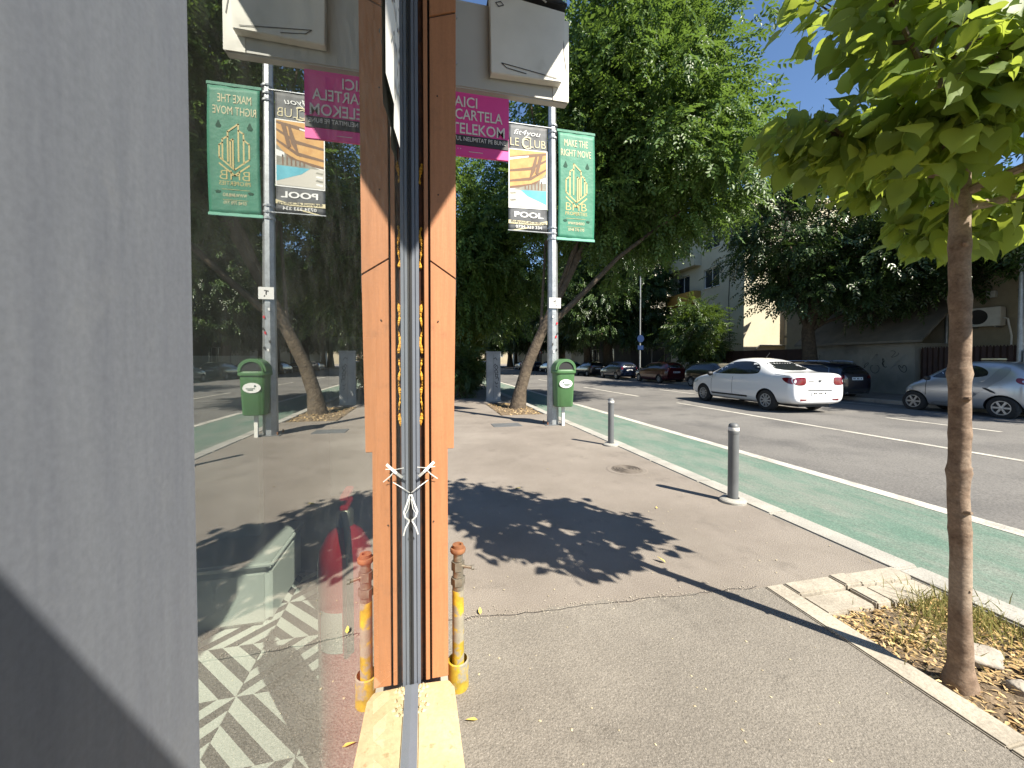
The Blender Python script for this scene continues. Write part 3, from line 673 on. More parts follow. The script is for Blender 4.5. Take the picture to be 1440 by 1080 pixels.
# ------------------------------------------------------------------ tree pits: borders, soil, litter, grass, stones
def pit(name, label, hx0, hx1, hy0, hy1, ang=0):
    t_ = thing(name, label, 'tree pit')
    n = max(1, int((hy1 - hy0) / 1.05)); L = (hy1 - hy0) / n
    for k in range(n):
        o = MB().box(hx0 - .004, hx0 + .125, hy0 + k * L + .002, hy0 + (k + 1) * L - .002, -.2, .013 + random.uniform(-.003, .004)).obj('border_stone', border_mat, t_, bevel=.006)
    return t_
p1 = pit('tree_pit', 'concrete edged tree pit holding the young tree in the foreground', PIT1[0], PIT1[1], PIT1[2], PIT1[3] - .002)
for x0, x1 in ((2.243, 2.60), (2.605, 2.73), (2.735, 3.155)):
    MB().box(x0, x1, 1.905, 2.025, -.2, .020 + (.01 if x1 == 2.73 else 0)).obj('border_stone', border_mat, p1, bevel=.008)
    MB().box(x0 + .01, x1 - .004, 1.74, 1.900, -.2, .002 + (.012 if x1 == 2.73 else 0)).obj('border_stone', border_mat, p1, bevel=.008)
def soil(x0, x1, y0, y1, name, lvl):
    n = 30; m_ = 40; vs = []; 
    for j in range(m_ + 1):
        for i in range(n + 1):
            x = x0 + (x1 - x0) * i / n; y = y0 + (y1 - y0) * j / m_
            vs.append((x, y, lvl + .022 * math.sin(x * 9 + y * 4) * math.sin(y * 7) + random.uniform(-.008, .008)))
    o = MB().add(vs, [(j * (n + 1) + i, j * (n + 1) + i + 1, (j + 1) * (n + 1) + i + 1, (j + 1) * (n + 1) + i) for j in range(m_) for i in range(n)]).obj(name, soil_mat, smooth='full'); return struct(o)
soil(2.2, 3.17, -2.2, 1.79, 'pit_soil', -.035); soil(2.0, 3.17, 10.0, 12.9, 'pit_soil', -.02)

def instance_mesh(name, tv, tf, mats4, mat, smooth=False):
    """numpy: template (tv, tf) placed by an array of 3x4 matrices into one mesh"""
    tv = np.asarray(tv, float); n = len(mats4); k = len(tv)
    co = np.einsum('nij,kj->nki', mats4[:, :, :3], tv) + mats4[:, None, :, 3]
    me = bpy.data.meshes.new(name); me.vertices.add(n * k); me.vertices.foreach_set('co', co.reshape(-1).astype(np.float32))
    fl = np.array([i for f in tf for i in f]); cnt = np.array([len(f) for f in tf])
    tot = np.concatenate([fl + i * k for i in range(n)]) if n < 50 else (fl[None, :] + (np.arange(n) * k)[:, None]).ravel()
    cnts = np.tile(cnt, n); starts = np.concatenate([[0], np.cumsum(cnts)[:-1]])
    me.loops.add(len(tot)); me.loops.foreach_set('vertex_index', tot.astype(np.int32))
    me.polygons.add(len(cnts)); me.polygons.foreach_set('loop_start', starts.astype(np.int32)); me.polygons.foreach_set('loop_total', cnts.astype(np.int32))
    if smooth: me.polygons.foreach_set('use_smooth', np.ones(len(cnts), bool))
    me.materials.append(mat); me.update(calc_edges=True); return me
def frames(pos, fwd, nrm, scale):
    """matrices whose local x runs along fwd, z near nrm"""
    f = fwd / np.linalg.norm(fwd, axis=1, keepdims=True)
    s = np.cross(nrm, f); s /= np.linalg.norm(s, axis=1, keepdims=True) + 1e-9
    u = np.cross(f, s); m_ = np.stack([f, s, u], axis=2) * scale[:, None, None]
    return np.concatenate([m_, pos[:, :, None]], axis=2)
LEAF_V = [(0, 0, 0), (.35, .16, .03), (.35, -.16, .03), (1, 0, -.06), (.4, 0, -.02)]
LEAF_F = [(0, 4, 1), (4, 3, 1), (0, 2, 4), (4, 2, 3)]
def scatter_flat(x0, x1, y0, y1, z, n, size, mat, name, clumps=None):
    pos = np.column_stack([rng.uniform(x0, x1, n), rng.uniform(y0, y1, n), z + rng.uniform(0, .025, n)])
    a = rng.uniform(0, 6.28, n); fwd = np.column_stack([np.cos(a), np.sin(a), rng.normal(0, .35, n)])
    nr = np.column_stack([rng.normal(0, .35, n), rng.normal(0, .35, n), np.ones(n)])
    return stuff(link(name, instance_mesh(name, LEAF_V, LEAF_F, frames(pos, fwd, nr, rng.uniform(.5, 1.4, n) * size), mat)))
tag(scatter_flat(2.25, 3.15, -1.0, 1.76, -.03, 7000, .036, litter_mat, 'leaf_litter'), 'dry tan leaf litter covering the foreground tree pit', 'leaf litter')
tag(scatter_flat(2.05, 3.12, 10.1, 12.8, -.01, 700, .06, litter_mat, 'leaf_litter'), 'dry leaf litter around the leaning tree', 'leaf litter')
def grass(cx, cy, sx, sy, n, h, name, label, z=-.03):
    pos = np.column_stack([rng.normal(cx, sx, n), rng.normal(cy, sy, n), np.full(n, z)])
    fwd = np.column_stack([rng.normal(0, .55, n), rng.normal(0, .55, n), np.ones(n)]); nr = rng.normal(0, 1, (n, 3))
    V = [(0, .03, 0), (0, -.03, 0), (.6, .02, .06), (.6, -.02, .06), (1, 0, .22)]; Fc = [(0, 1, 3, 2), (2, 3, 4)]
    return tag(stuff(link(name, instance_mesh(name, V, Fc, frames(pos, fwd, nr, rng.uniform(.4, 1.2, n) * h), grass_mat))), label, 'grass')
grass(2.93, 1.60, .14, .10, 420, .12, 'grass_tuft', 'green grass growing in the back corner of the foreground tree pit')
grass(2.62, 1.46, .13, .09, 260, .09, 'grass_tuft', 'thin dry grass in the middle of the foreground tree pit')
grass(3.05, 1.15, .08, .28, 420, .12, 'grass_tuft', 'green grass along the kerb behind the young trunk')
def rock(loc, sz, label, seed):
    random.seed(seed); bm = bmesh.new(); bmesh.ops.create_icosphere(bm, subdivisions=3, radius=1)
    ph = [random.uniform(0, 6) for _ in range(6)]
    for v in bm.verts:
        c = v.co; k_ = 1 + .16 * math.sin(3 * c.x + ph[0]) * math.cos(2.5 * c.y + ph[1]) + .10 * math.sin(6 * c.z + ph[2] + 4 * c.x) + .04 * math.sin(13 * c.y + ph[3])
        v.co = Vector((c.x * sz[0], c.y * sz[1], c.z * sz[2])) * k_
    me = bpy.data.meshes.new('stone'); bm.to_mesh(me); bm.free(); me.materials.append(rock_mat)
    me.polygons.foreach_set('use_smooth', [True] * len(me.polygons))
    o = link('stone', me); o.location = loc; tag(o, label, 'stone', 'stones in the tree pit')
rock((2.66, 1.33, -.005), (.10, .07, .035), 'flat pale stone left of the young trunk in the tree pit', 3)
rock((2.86, 1.13, .0), (.11, .09, .06), 'rough grey lump of stone right of the young trunk', 5)
rock((2.58, 1.15, -.012), (.05, .05, .03), 'small pale stone close behind the young trunk', 8)
random.seed(11)
# fallen leaves on the pavement
fl = [((1.67, 2.43), .07, 'yellow fallen leaf beside the tree shadow tip'), ((.98, 4.22), .07, 'yellow fallen leaf above the tree shadow'), ((.30, 2.16), .045, 'small yellow leaf by the yellow pipe'),
      ((.20, 1.52), .05, 'curled dry leaf lying at the end of the stone sill'), ((2.2, 3.35), .035, 'tiny pale leaf on the pavement left of the nearer bollard'), ((1.6, 4.9), .035, 'tiny pale leaf on the pavement left of the manhole')]
for (x, y), s_, l_ in fl:
    a = np.array([[random.uniform(-1, 1), random.uniform(-1, 1), .05]]); fm = frames(np.array([[0, 0, 0.]]), a, np.array([[.1, .2, 1.]]), np.array([s_]))
    V = [(0, 0, 0), (.25, .22, .10), (.25, -.22, .07), (.65, .17, .13), (.65, -.17, .06), (1, 0, .08), (.35, 0, .0), (.7, 0, .03)]
    Fc = [(0, 6, 1), (0, 2, 6), (6, 7, 3, 1), (2, 4, 7, 6), (7, 5, 3), (4, 5, 7)]
    o = link('fallen_leaf', instance_mesh('fallen_leaf', V, Fc, fm, fallen_yellow)); o.location = (x, y, .008); tag(o, l_, 'leaf', 'fallen leaves on the pavement')

ex_ = rng.uniform(0, 2.05, 420); ey_ = 2.15 - .055 * ex_ + np.abs(rng.normal(0, .035, 420)) * np.sign(rng.normal(.6, 1, 420))
flecks('seam_grit', 'pale loose grit along the asphalt seam in front of the shop', np.column_stack([ex_, ey_, np.full(420, .005)]), .0065, border_mat)
nf = 320; fy = 1.0 + 11 * rng.random(nf) ** 1.6
flecks('pavement_flecks', 'tiny pale leaf scraps and grit strewn over the pavement', np.column_stack([rng.uniform(.1, 3.1, nf), fy, np.full(nf, .006)]), .009, surf('fleck', (.50, .44, .30), (.32, .27, .18), 40, .9))
cr = MB(); pts = [(.05 + 2.02 * i / 40, 2.152 - .055 * (2.02 * i / 40) + random.uniform(-.012, .012)) for i in range(41)]
strokes(cr, [pts], .0035, .0065, 'XY'); tag(cr.obj('pavement_crack', rubber), 'thin ragged crack along the seam between old and new asphalt', 'crack')
# ------------------------------------------------------------------ trees
def wob(a, b, n, amp):
    a, b = Vector(a), Vector(b); pts = []
    for i in range(n + 1):
        t_ = i / n; p = a.lerp(b, t_)
        if 0 < i < n: p += Vector((random.uniform(-amp, amp), random.uniform(-amp, amp), random.uniform(-amp, amp) * .4))
        pts.append(p)
    return pts
# pinnate spray used for crowns
def spray_template(n_pairs=3, L=.30, leaf=.12, wd=.030):
    V, Fc = [], []
    def leaflet(p, d, s_=1.0):
        o = len(V); d = Vector(d).normalized(); side = Vector((-d.y, d.x, 0)) * wd * s_; p = Vector(p)
        V.extend([tuple(p), tuple(p + d * leaf * s_ * .45 + side + Vector((0, 0, .010))), tuple(p + d * leaf * s_ + Vector((0, 0, -.030 * s_))), tuple(p + d * leaf * s_ * .45 - side + Vector((0, 0, .010)))])
        Fc.extend([(o, o + 1, o + 2), (o, o + 2, o + 3)])
    for k in range(n_pairs):
        x = L * (k + .6) / (n_pairs + .4); z = -.05 * (x / L) ** 2
        leaflet((x, 0, z), (.75, .8, 0)); leaflet((x, 0, z), (.75, -.8, 0))
    leaflet((L, 0, -.05), (1, 0, 0), 1.1)
    return V, Fc
SPRAY = spray_template()
SPRAY_BIG = spray_template(2, .42, .26, .075)
def crown_mats(ells, n_cl, per, size, cl_r, droop=.5, shell=.55, seed=1):
    """leaf sprays gathered in clumps inside ellipsoids; clumps sit mostly towards the outside and hang a little"""
    g = np.random.default_rng(seed); P_, D_ = [], []; tips = []
    vol = np.array([e[3] * e[4] * e[5] for e in ells]); vol = vol / vol.sum()
    for e, fr in zip(ells, vol):
        m_ = max(4, int(n_cl * fr)); d = g.normal(size=(m_, 3)); d /= np.linalg.norm(d, axis=1, keepdims=True)
        r = shell + (1 - shell) * g.random(m_) ** .7; r *= 1 + .24 * np.sin(d[:, 0] * 5 + seed) * np.sin(d[:, 2] * 6 + d[:, 1] * 4)
        c = np.array(e[:3]) + d * r[:, None] * np.array(e[3:6]); tips.append(c)
        for ci, di in zip(c, d):
            k_ = int(per * g.uniform(.5, 1.5)); s_ = cl_r * g.uniform(.6, 1.35)
            off = g.normal(size=(k_, 3)) * s_ * np.array([.55, .55, .38])
            P_.append(ci + off); D_.append(off / (s_ + 1e-6) * .9 + di * .5 + np.array([0, 0, -droop]) + g.normal(0, .35, (k_, 3)))
    P_ = np.concatenate(P_); D_ = np.concatenate(D_); n = len(P_)
    nr = np.tile([0., 0., 1.], (n, 1)) + g.normal(0, .45, (n, 3))
    return frames(P_, D_, nr, g.uniform(.7, 1.3, n) * size), np.concatenate(tips)
def tree(name, label, base, trunk_pts, trunk_r, ells, n_cl, per, size, cl_r, mat, limbs=9, seed=1, template=SPRAY, group=None, bark=bark_old, droop=.5, shell=.55):
    random.seed(seed); t_ = thing(name, label, 'tree', (base[0], base[1], base[2] if len(base) > 2 else 0), 0, group)
    m4, tips = crown_mats(ells, n_cl, per, size, cl_r, droop, shell, seed)
    link('crown', instance_mesh('crown', *template, m4, mat), t_)
    mb = MB(); n = len(trunk_pts); rr_ = [trunk_r * (1.35 if i == 0 else 1) * (1 - .55 * i / (n - 1)) for i in range(n)]
    tr = MB().tube(trunk_pts, rr_, 12).obj('trunk', bark, t_, smooth=True)
    top = [Vector(p) for p in trunk_pts[-(n // 2 + 1):]]
    idx = random.sample(range(len(tips)), min(limbs * 3, len(tips)))
    for q, i in enumerate(idx):
        a = random.choice(top); b_ = Vector(tips[i]); mid = a.lerp(b_, .5) + Vector((0, 0, .25 * (b_ - a).length * .5)); 
        pts = []
        for k_ in range(6):
            u = k_ / 5; p = a * (1 - u) ** 2 + mid * 2 * u * (1 - u) + b_ * u ** 2; pts.append(p + Vector((random.uniform(-.06, .06), random.uniform(-.06, .06), 0)) * (0 < k_ < 5))
        r0 = trunk_r * (.5 if q < limbs else .25)
        MB().tube(pts, [r0 * (1 - .85 * k_ / 5) for k_ in range(6)], 7).obj('limb', bark, t_, smooth=True)
    return t_
# the big ash leaning over the road
tree('ash_tree', 'big leafy street tree with a leaning trunk behind the lamp post', (2.75, 11.5, -.02),
     [(0, 0, -.05), (.10, 0, .6), (.32, -.02, 1.35), (.72, -.05, 2.25), (1.15, -.08, 3.2), (1.75, -.1, 4.4), (2.4, -.1, 6.0), (2.9, -.1, 7.6)], .20,
     [(3.8, -.4, 8.6, 2.9, 3.0, 4.0), (5.3, -.6, 7.4, 2.6, 2.8, 2.5), (2.0, .6, 6.4, 2.0, 2.0, 1.7), (3.5, -.2, 11.6, 2.2, 2.4, 2.6), (4.3, -.2, 9.6, 2.0, 2.2, 2.2), (2.2, .2, 9.0, 2.2, 2.4, 2.6)], 760, 25, 1.15, .60, leaf_ash, 5, 21, group='trees along the near pavement')
near_trees = [((1.1, 17.0), 3.7, 6.6, .13, 'street tree right behind the grey utility cabinet on the near pavement'), ((2.4, 26), 4.0, 7.2, .2, 'third street tree along the near pavement beyond the cabinet'),
              ((2.5, 35), 4.2, 7.6, .22, 'fourth street tree along the near pavement, far off'), ((2.5, 46), 4.4, 8, .22, 'fifth street tree along the near pavement, farther off'), ((2.6, 60), 4.6, 8.5, .24, 'last street tree along the near pavement at the vanishing end')]
first = None
for i, ((x, y), rad, hz, tr_r, lab) in enumerate(near_trees):
    if i in (0, 1):
        t_ = tree('street_tree', lab, (x, y), [(0, 0, -.05), (.05, .02, 1.2), (-.05, .05, 2.6), (.05, .0, 4.0), (.0, 0, 5.6)], tr_r,
                  [(0, 0, hz, rad, rad, 3.4), (1.2, -.6, hz - 1.8, 2.6, 2.4, 2.0), (-1.0, -1.0, hz - 1.2, 2.3, 2.2, 1.8)], 560, 22, 1.3, .65, leaf_mid if i else leaf_ash, 8, 31 + i, group='trees along the near pavement')
        first = t_
    else:
        dup(first, (x, y, 0), i * 1.3, label=lab, scale=rad / 4.0)
# far side trees
tree('street_tree', 'dark spreading tree on the far pavement behind the white sedan', (18.2, 15.2, .02), [(0, 0, -.1), (.05, 0, 1.4), (-.05, .05, 2.8), (.1, 0, 4.4), (0, 0, 6.2)], .36,
     [(-.2, 0, 7.6, 3.6, 3.6, 2.8), (1.0, -2.2, 6.0, 2.6, 2.6, 2.0), (-.9, -.6, 4.8, 1.7, 1.7, 1.2), (2.2, -3.4, 6.4, 2.6, 2.6, 2.0), (.6, -1.8, 4.3, 1.6, 1.6, .9)], 560, 20, 1.35, .7, leaf_dark, 9, 41, group='trees along the far pavement')
tree('small_tree', 'small leafy tree in front of the cream building corner', (18.0, 23.6, .02), [(0, 0, -.1), (.25, 0, .8), (.45, 0, 1.8), (.5, 0, 3.0)], .16,
     [(.3, 0, 3.4, 1.9, 1.9, 1.9), (.9, -.4, 2.2, 1.3, 1.2, 1.0)], 150, 18, 1.3, .5, leaf_mid, 5, 43, group='trees along the far pavement')
far1 = tree('street_tree', 'massive dark tree with two trunks on the far pavement behind the red car', (18.0, 36, .02), [(0, 0, -.1), (0, 0, 2), (-.1, 0, 4), (.2, 0, 7), (0, 0, 10)], .55,
     [(0, 0, 10.5, 6.0, 5.5, 5.0), (-2.5, -1.5, 7.2, 3.8, 3.4, 2.8), (2.6, -2, 7.0, 3.6, 3.4, 2.8), (1.8, -2.4, 4.6, 2.8, 2.4, 1.9), (-1.6, -1.0, 4.8, 2.4, 2.4, 1.6)], 760, 22, 1.9, .95, leaf_dark, 8, 44, group='trees along the far pavement')
MB().tube([(-1.6, 1.2, -.1), (-1.7, 1.2, 2.0), (-1.9, 1.2, 4.5), (-1.4, .8, 7.5)], [.5, .38, .33, .22], 12).obj('trunk', bark_old, far1, smooth=True)
for i, (x, y, s_, lab) in enumerate(((18.2, 50, .95, 'tall dark tree on the far pavement beyond the massive one'), (18.0, 66, 1.05, 'dark tree far down the far pavement'), (18.4, 84, 1.1, 'tree at the far end of the far pavement'))):
    dup(far1, (x, y, .02), 1.1 + i * 1.7, label=lab, scale=s_)
dup(far1, (8.5, 128, 0), 2.2, label='tree closing the end of the street, left one', scale=1.2); dup(far1, (21, 135, 0), 4.0, label='tree closing the end of the street, right one', scale=1.3)
dup(first, (19.0, 5.0, .02), 2.0, label='street tree added behind the young tree crown to shade the far lane', scale=.9)  # tree added to throw shade over the far lane and parked cars
dup(first, (23.0, -5.5, .02), 3.0, label='street tree farther back on the far pavement, beyond the right edge', scale=1.1)
# shrubs against the left edge
def shrub(loc, r, h, mat, label, seed, n=90):
    t_ = thing('shrub', label, 'shrub', loc, 0, 'shrubs behind the utility cabinet')
    m4, tips = crown_mats([(0, 0, h * .55, r, r, h * .5)], n, 16, .75, .28, .1, .35, seed); link('foliage', instance_mesh('foliage', *SPRAY, m4, mat), t_)
    random.seed(seed)
    for k_ in range(5): MB().tube(wob((0, 0, -.05), tips[k_], 4, .06), [.03, .025, .02, .015, .008], 6).obj('stem', bark_old, t_, smooth=True)
shrub((1.35, 15.0, 0), .75, 1.9, leaf_dark, 'dark shrub left of the grey utility cabinet', 51); shrub((1.55, 16.6, 0), .8, 2.8, leaf_pale, 'pale yellow green shrub rising behind the grey cabinet', 52, 110)
shrub((1.1, 18.6, 0), .9, 2.4, leaf_mid, 'green shrub behind the dark one, close to the orange post', 53); shrub((2.2, 19.5, 0), .8, 1.5, leaf_dark, 'low dark shrub between cabinet and lane', 54)

# ------------------------------------------------------------------ young tree in the foreground with big heart-shaped leaves
random.seed(77)
yt = thing('young_tree', 'slender young tree with big heart shaped leaves standing in the foreground pit', 'tree', (2.36, 1.24, -.03))
tp_ = [(0, 0, -.02), (.0, 0, .10), (-.012, 0, .35), (-.015, .0, .62), (-.022, .01, .63 + .25), (-.02, .01, 1.15), (-.028, .012, 1.42), (-.022, .015, 1.62), (-.03, .02, 1.9), (-.035, .02, 2.25), (-.03, .03, 2.6), (-.01, .02, 3.0), (.02, .0, 3.5), (.03, 0, 3.9)]
tr_r = [.068, .043, .036, .035, .036, .035, .036, .034, .035, .033, .028, .022, .014, .006]
bm = bmesh.new(); tmb = MB()
# denser rings with knots
dense = []; dr_ = []
for i in range(len(tp_) - 1):
    for k_ in range(8):
        u = k_ / 8; a, b_ = Vector(tp_[i]), Vector(tp_[i + 1]); dense.append(a.lerp(b_, u)); z = dense[-1].z
        r = tr_r[i] * (1 - u) + tr_r[i + 1] * u
        for zk, amp in ((.98, .007), (1.16, .004), (1.42, .006), (1.75, .005), (.72, .004), (2.0, .005)): r += amp * math.exp(-((z - zk) / .025) ** 2)
        dr_.append(r * (1 + .015 * math.sin(z * 41)))
bm.free()
tmb.tube(dense, dr_, 18).obj('trunk', bark_smooth, yt, smooth=True)
for z, a, L in ((1.63, .2, .055), (1.42, .4, .03), (1.17, .1, .03), (.98, -.2, .03), (1.30, -2.2, .035), (.80, -1.9, .03), (1.98, -2.6, .03), (.45, -1.5, .02)):
    d = Vector((math.cos(a), math.sin(a), .25)); b0 = Vector((-.02, .01, z)) + d * .028
    MB().tube([b0, b0 + d * L * .6, b0 + d * L], [.016, .009, .006], 8).obj('twig_stub', bark_smooth, yt, smooth=True)
branches = []
spec = [(2.14, -2.95, .32, .58), (2.20, 2.75, .26, .64), (2.06, -.3, .05, .66), (2.22, 1.3, .34, .64), (2.12, -1.45, .22, .60), (2.06, .35, .0, .6),
        (2.24, -2.2, .55, .66), (2.28, 2.15, .5, .70), (2.30, .6, .5, .70), (2.36, -.8, .55, .68), (2.42, 2.95, .75, .66),
        (2.40, 2.4, 1.32, .9), (2.44, -2.2, 1.32, .9), (2.48, .2, 1.1, 1.05), (2.5, 1.2, 1.12, 1.05), (2.5, -1.1, 1.1, 1.0), (2.55, 3.1, 1.42, .9), (2.6, -.4, 1.25, 1.0), (2.6, .9, 1.3, 1.0)]
limbs_mb = []
leafpos = []
def grow(a, d, L, r0, depth):
    pts = [a]; p = a.copy(); dd = d.copy(); n = 6
    for i in range(n):
        dd = (dd + Vector((random.uniform(-.14, .14), random.uniform(-.14, .14), random.uniform(-.02, .12)))).normalized(); p = p + dd * L / n; pts.append(p.copy())
        if i >= 1 or depth:
            side = dd.cross(Vector((0, 0, 1))).normalized()
            for s_ in (-1, 1):
                if random.random() < .86: leafpos.append((p + dd * random.uniform(-.05, .05), (side * s_ * random.uniform(.6, 1.1) + dd * random.uniform(.1, .8)), r0))
        if depth == 0 and i in (2, 3, 4) :
            side = dd.cross(Vector((0, 0, 1))).normalized() * random.choice((-1, 1)); grow(p.copy(), (dd * .6 + side * .7 + Vector((0, 0, random.uniform(-.1, .35)))).normalized(), L * random.uniform(.32, .5), r0 * .45, 1)
    leafpos.append((pts[-1], dd, r0)); limbs_mb.append((pts, r0, depth))
for z, az, el_, L in spec:
    d = Vector((math.cos(az) * math.cos(el_), math.sin(az) * math.cos(el_), math.sin(el_))); grow(Vector((-.03, .02, z + .10)), d, L, .022 if z < 2.6 else .016, 0)
for pts, r0, dep in limbs_mb:
    MB().tube(pts, [r0 * (1 - .8 * i / (len(pts) - 1)) for i in range(len(pts))], 7).obj('branch' if dep == 0 else 'twig', bark_smooth if dep == 0 else twig_mat, yt, smooth=True)
# heart-shaped leaf template, x along the midrib
def heart(fold, droop, wid):
    half = [(0, .0), (-.09, .10), (-.12, .24), (-.05, .37), (.11, .455), (.31, .45), (.51, .37), (.69, .24), (.83, .115), (.94, .035), (1.10, .0)]
    V = []; Fc = []; mid = [(0, 0), (.02, 0), (.06, 0), (.13, 0), (.24, 0), (.38, 0), (.54, 0), (.69, 0), (.83, 0), (.94, 0), (1.10, 0)]
    for (x, y), (mx, _) in zip(half, mid):
        for s_ in (-1, 0, 1):
            xx = x if s_ else mx; yy = y * wid * s_; z = fold * abs(yy) - droop * xx * xx + (.025 * math.sin(x * 11 + s_) if s_ else 0)
            V.append((xx, yy, z))
    for i in range(10):
        o = i * 3
        for s_ in (0, 1): Fc.append((o + s_, o + s_ + 1, o + 4 + s_, o + 3 + s_))
    # petiole
    o = len(V); V += [(-.5, .012, .12), (-.5, -.012, .12), (0.02, .012, .004), (0.02, -.012, .004)]; Fc.append((o, o + 2, o + 3, o + 1)); return V, Fc
hearts = [heart(.12, .12, 1.0), heart(.05, .2, .95), heart(.2, .08, 1.05), heart(-.05, .26, 1.0)]
hm = []
for k_, (V, Fc) in enumerate(hearts):
    mb = MB().add(V, Fc); hm.append(mb.mesh('leaf', leaf_near, smooth='full', fix=False))
random.shuffle(leafpos)
rest = [[] for _ in hearts]; cnt = 0
camp = Vector((0, 0, EYE)); base = Vector((2.36, 1.24, -.03))
LL = []
for p, d, r0 in leafpos:
    for _ in range(6 if p.z < 2.62 else 3):
        oh = Vector((d.x + p.x * .8, d.y + p.y * .8, 0)); oh = oh.normalized() if oh.length > 1e-3 else Vector((1, 0, 0)); hi_ = max(0, min(1, (p.z - 2.3) / .9))
        rv = lambda k: Vector((random.uniform(-k, k), random.uniform(-k, k), random.uniform(-k, k)))
        d2 = (oh * random.uniform(.15, .8) + Vector((0, 0, -random.uniform(.3, 1.0) * (1 - .55 * hi_))) + rv(.5)).normalized()
        pp = p + d2 * .05 + rv(.12); up = oh * random.uniform(.2, .9) + rv(.55) + Vector((0, 0, random.uniform(.1, .9)))
        LL.append((pp, d2, up, random.choice((random.uniform(.055, .09), random.uniform(.08, .12)))))
def vis_key(L):
    q = base + L[0] - camp; dep = q.x * .219 + q.y * .976
    if dep < .3: return 99
    u = (q.x * .976 - q.y * .219) / dep * 545; v = q.z / dep * 545
    return dep if (u < 760 and v < 540) else 50 + dep
LL.sort(key=vis_key)
for i, (pp, d2, up, s_) in enumerate(LL):
    side = up.cross(d2).normalized(); u2 = d2.cross(side); M4 = Matrix((d2, side, u2)).transposed().to_4x4() @ Matrix.Scale(s_, 4); M4.translation = pp; kx = i % 4
    if i < 290:
        o = link('leaf', hm[kx], yt); o.matrix_local = M4
    else: rest[kx].append(np.array(M4)[:3, :])
for kx in range(4):
    if rest[kx]: stuff(link('foliage', instance_mesh('foliage', *hearts[kx], np.array(rest[kx]), leaf_near, True), yt))
print('young tree leaves', len(LL))

# ------------------------------------------------------------------ utility cabinet, far poles and signs
uc = thing('utility_cabinet', 'tall grey utility cabinet with black graffiti on the near pavement', 'cabinet', (2.36, 13.7, 0), R(-6))
MB().box(-.22, .27, -.2, .2, .06, 1.72).obj('body', surf('cabinet_grey', (.30, .31, .31), (.23, .235, .235), 3, .6), uc, bevel=.01)
MB().box(-.24, .29, -.22, .22, 0, .06).obj('foot', kerb_mat, uc); MB().box(-.24, .29, -.22, .22, 1.722, 1.77).obj('lid', MATS['cabinet_grey'], uc, bevel=.008)
MB().box(.02, .025, -.206, -.2005, .1, 1.68).obj('door_seam', rubber, uc)
gl_ = [[(.03, 1.25), (.08, 1.33), (.12, 1.27), (.06, 1.2), (.12, 1.13), (.18, 1.2), (.14, 1.28)], [(.06, 1.1), (.14, 1.12), (.18, 1.02), (.08, 1.0), (.07, 1.08)], [(.08, .95), (.18, .97), (.16, .86), (.09, .88), (.1, .97)], [(.1, .82), (.2, .84), (.19, .74)], [(.07, .7), (.12, .62), (.18, .66)], [(.1, .55), (.16, .5)], [(.02, 1.5), (.09, 1.55), (.15, 1.47)]]
for ln in gl_: strokes(MB(), [ln], .022, -.2025).obj('graffiti_stroke', black_print, uc)
def sign_pole(name, label, loc, h, build):
    t_ = thing(name, label, 'pole', loc); MB().tube([(0, 0, -.1), (0, 0, h)], [.07 if h > 5 else .035, .05 if h > 5 else .035], 10).obj('shaft', steel_galv, t_, smooth=True); build(t_); return t_
blue_sign = surf('blue_sign', (.004, .02, .075), rough=.4); red_sign = surf('red_sign', (.5, .03, .03), rough=.5)  # sign blue kept near black: its shade is put into the colour
def bs(t_):
    MB().lathe([(0, 0), (.3, 0), (.3, .03), (0, .03)], 24, axis='Y', c=(0, -.10, 3.2)).obj('round_sign', blue_sign, t_); MB().box(-.26, .26, -.1, -.07, 2.3, 2.65).obj('sign_plate', blue_sign, t_, bevel=.01)
sign_pole('sign_pole', 'tall grey pole with blue signs on the far pavement', (17.0, 28.4, .02), 9, bs)
def rs(t_):
    MB().prism([(-.36, 2.5), (.36, 2.5), (0, 3.1)], 'XZ', -.06, -.04).obj('triangle_border', red_sign, t_); MB().prism([(-.22, 2.57), (.22, 2.57), (0, 2.95)], 'XZ', -.064, -.0605).obj('triangle_face', white_plain, t_)
sign_pole('warning_sign', 'small red bordered triangular warning sign far down the street', (17.2, 57, .02), 3.1, rs)
sign_pole('utility_pole', 'thick grey utility pole beside the small silver car', (17.5, 8.05, .02), 8.5, lambda t_: MB().box(-.12, .12, -.2, -.12, 1.2, 1.75).obj('meter_box', grey_panel, t_, bevel=.01))

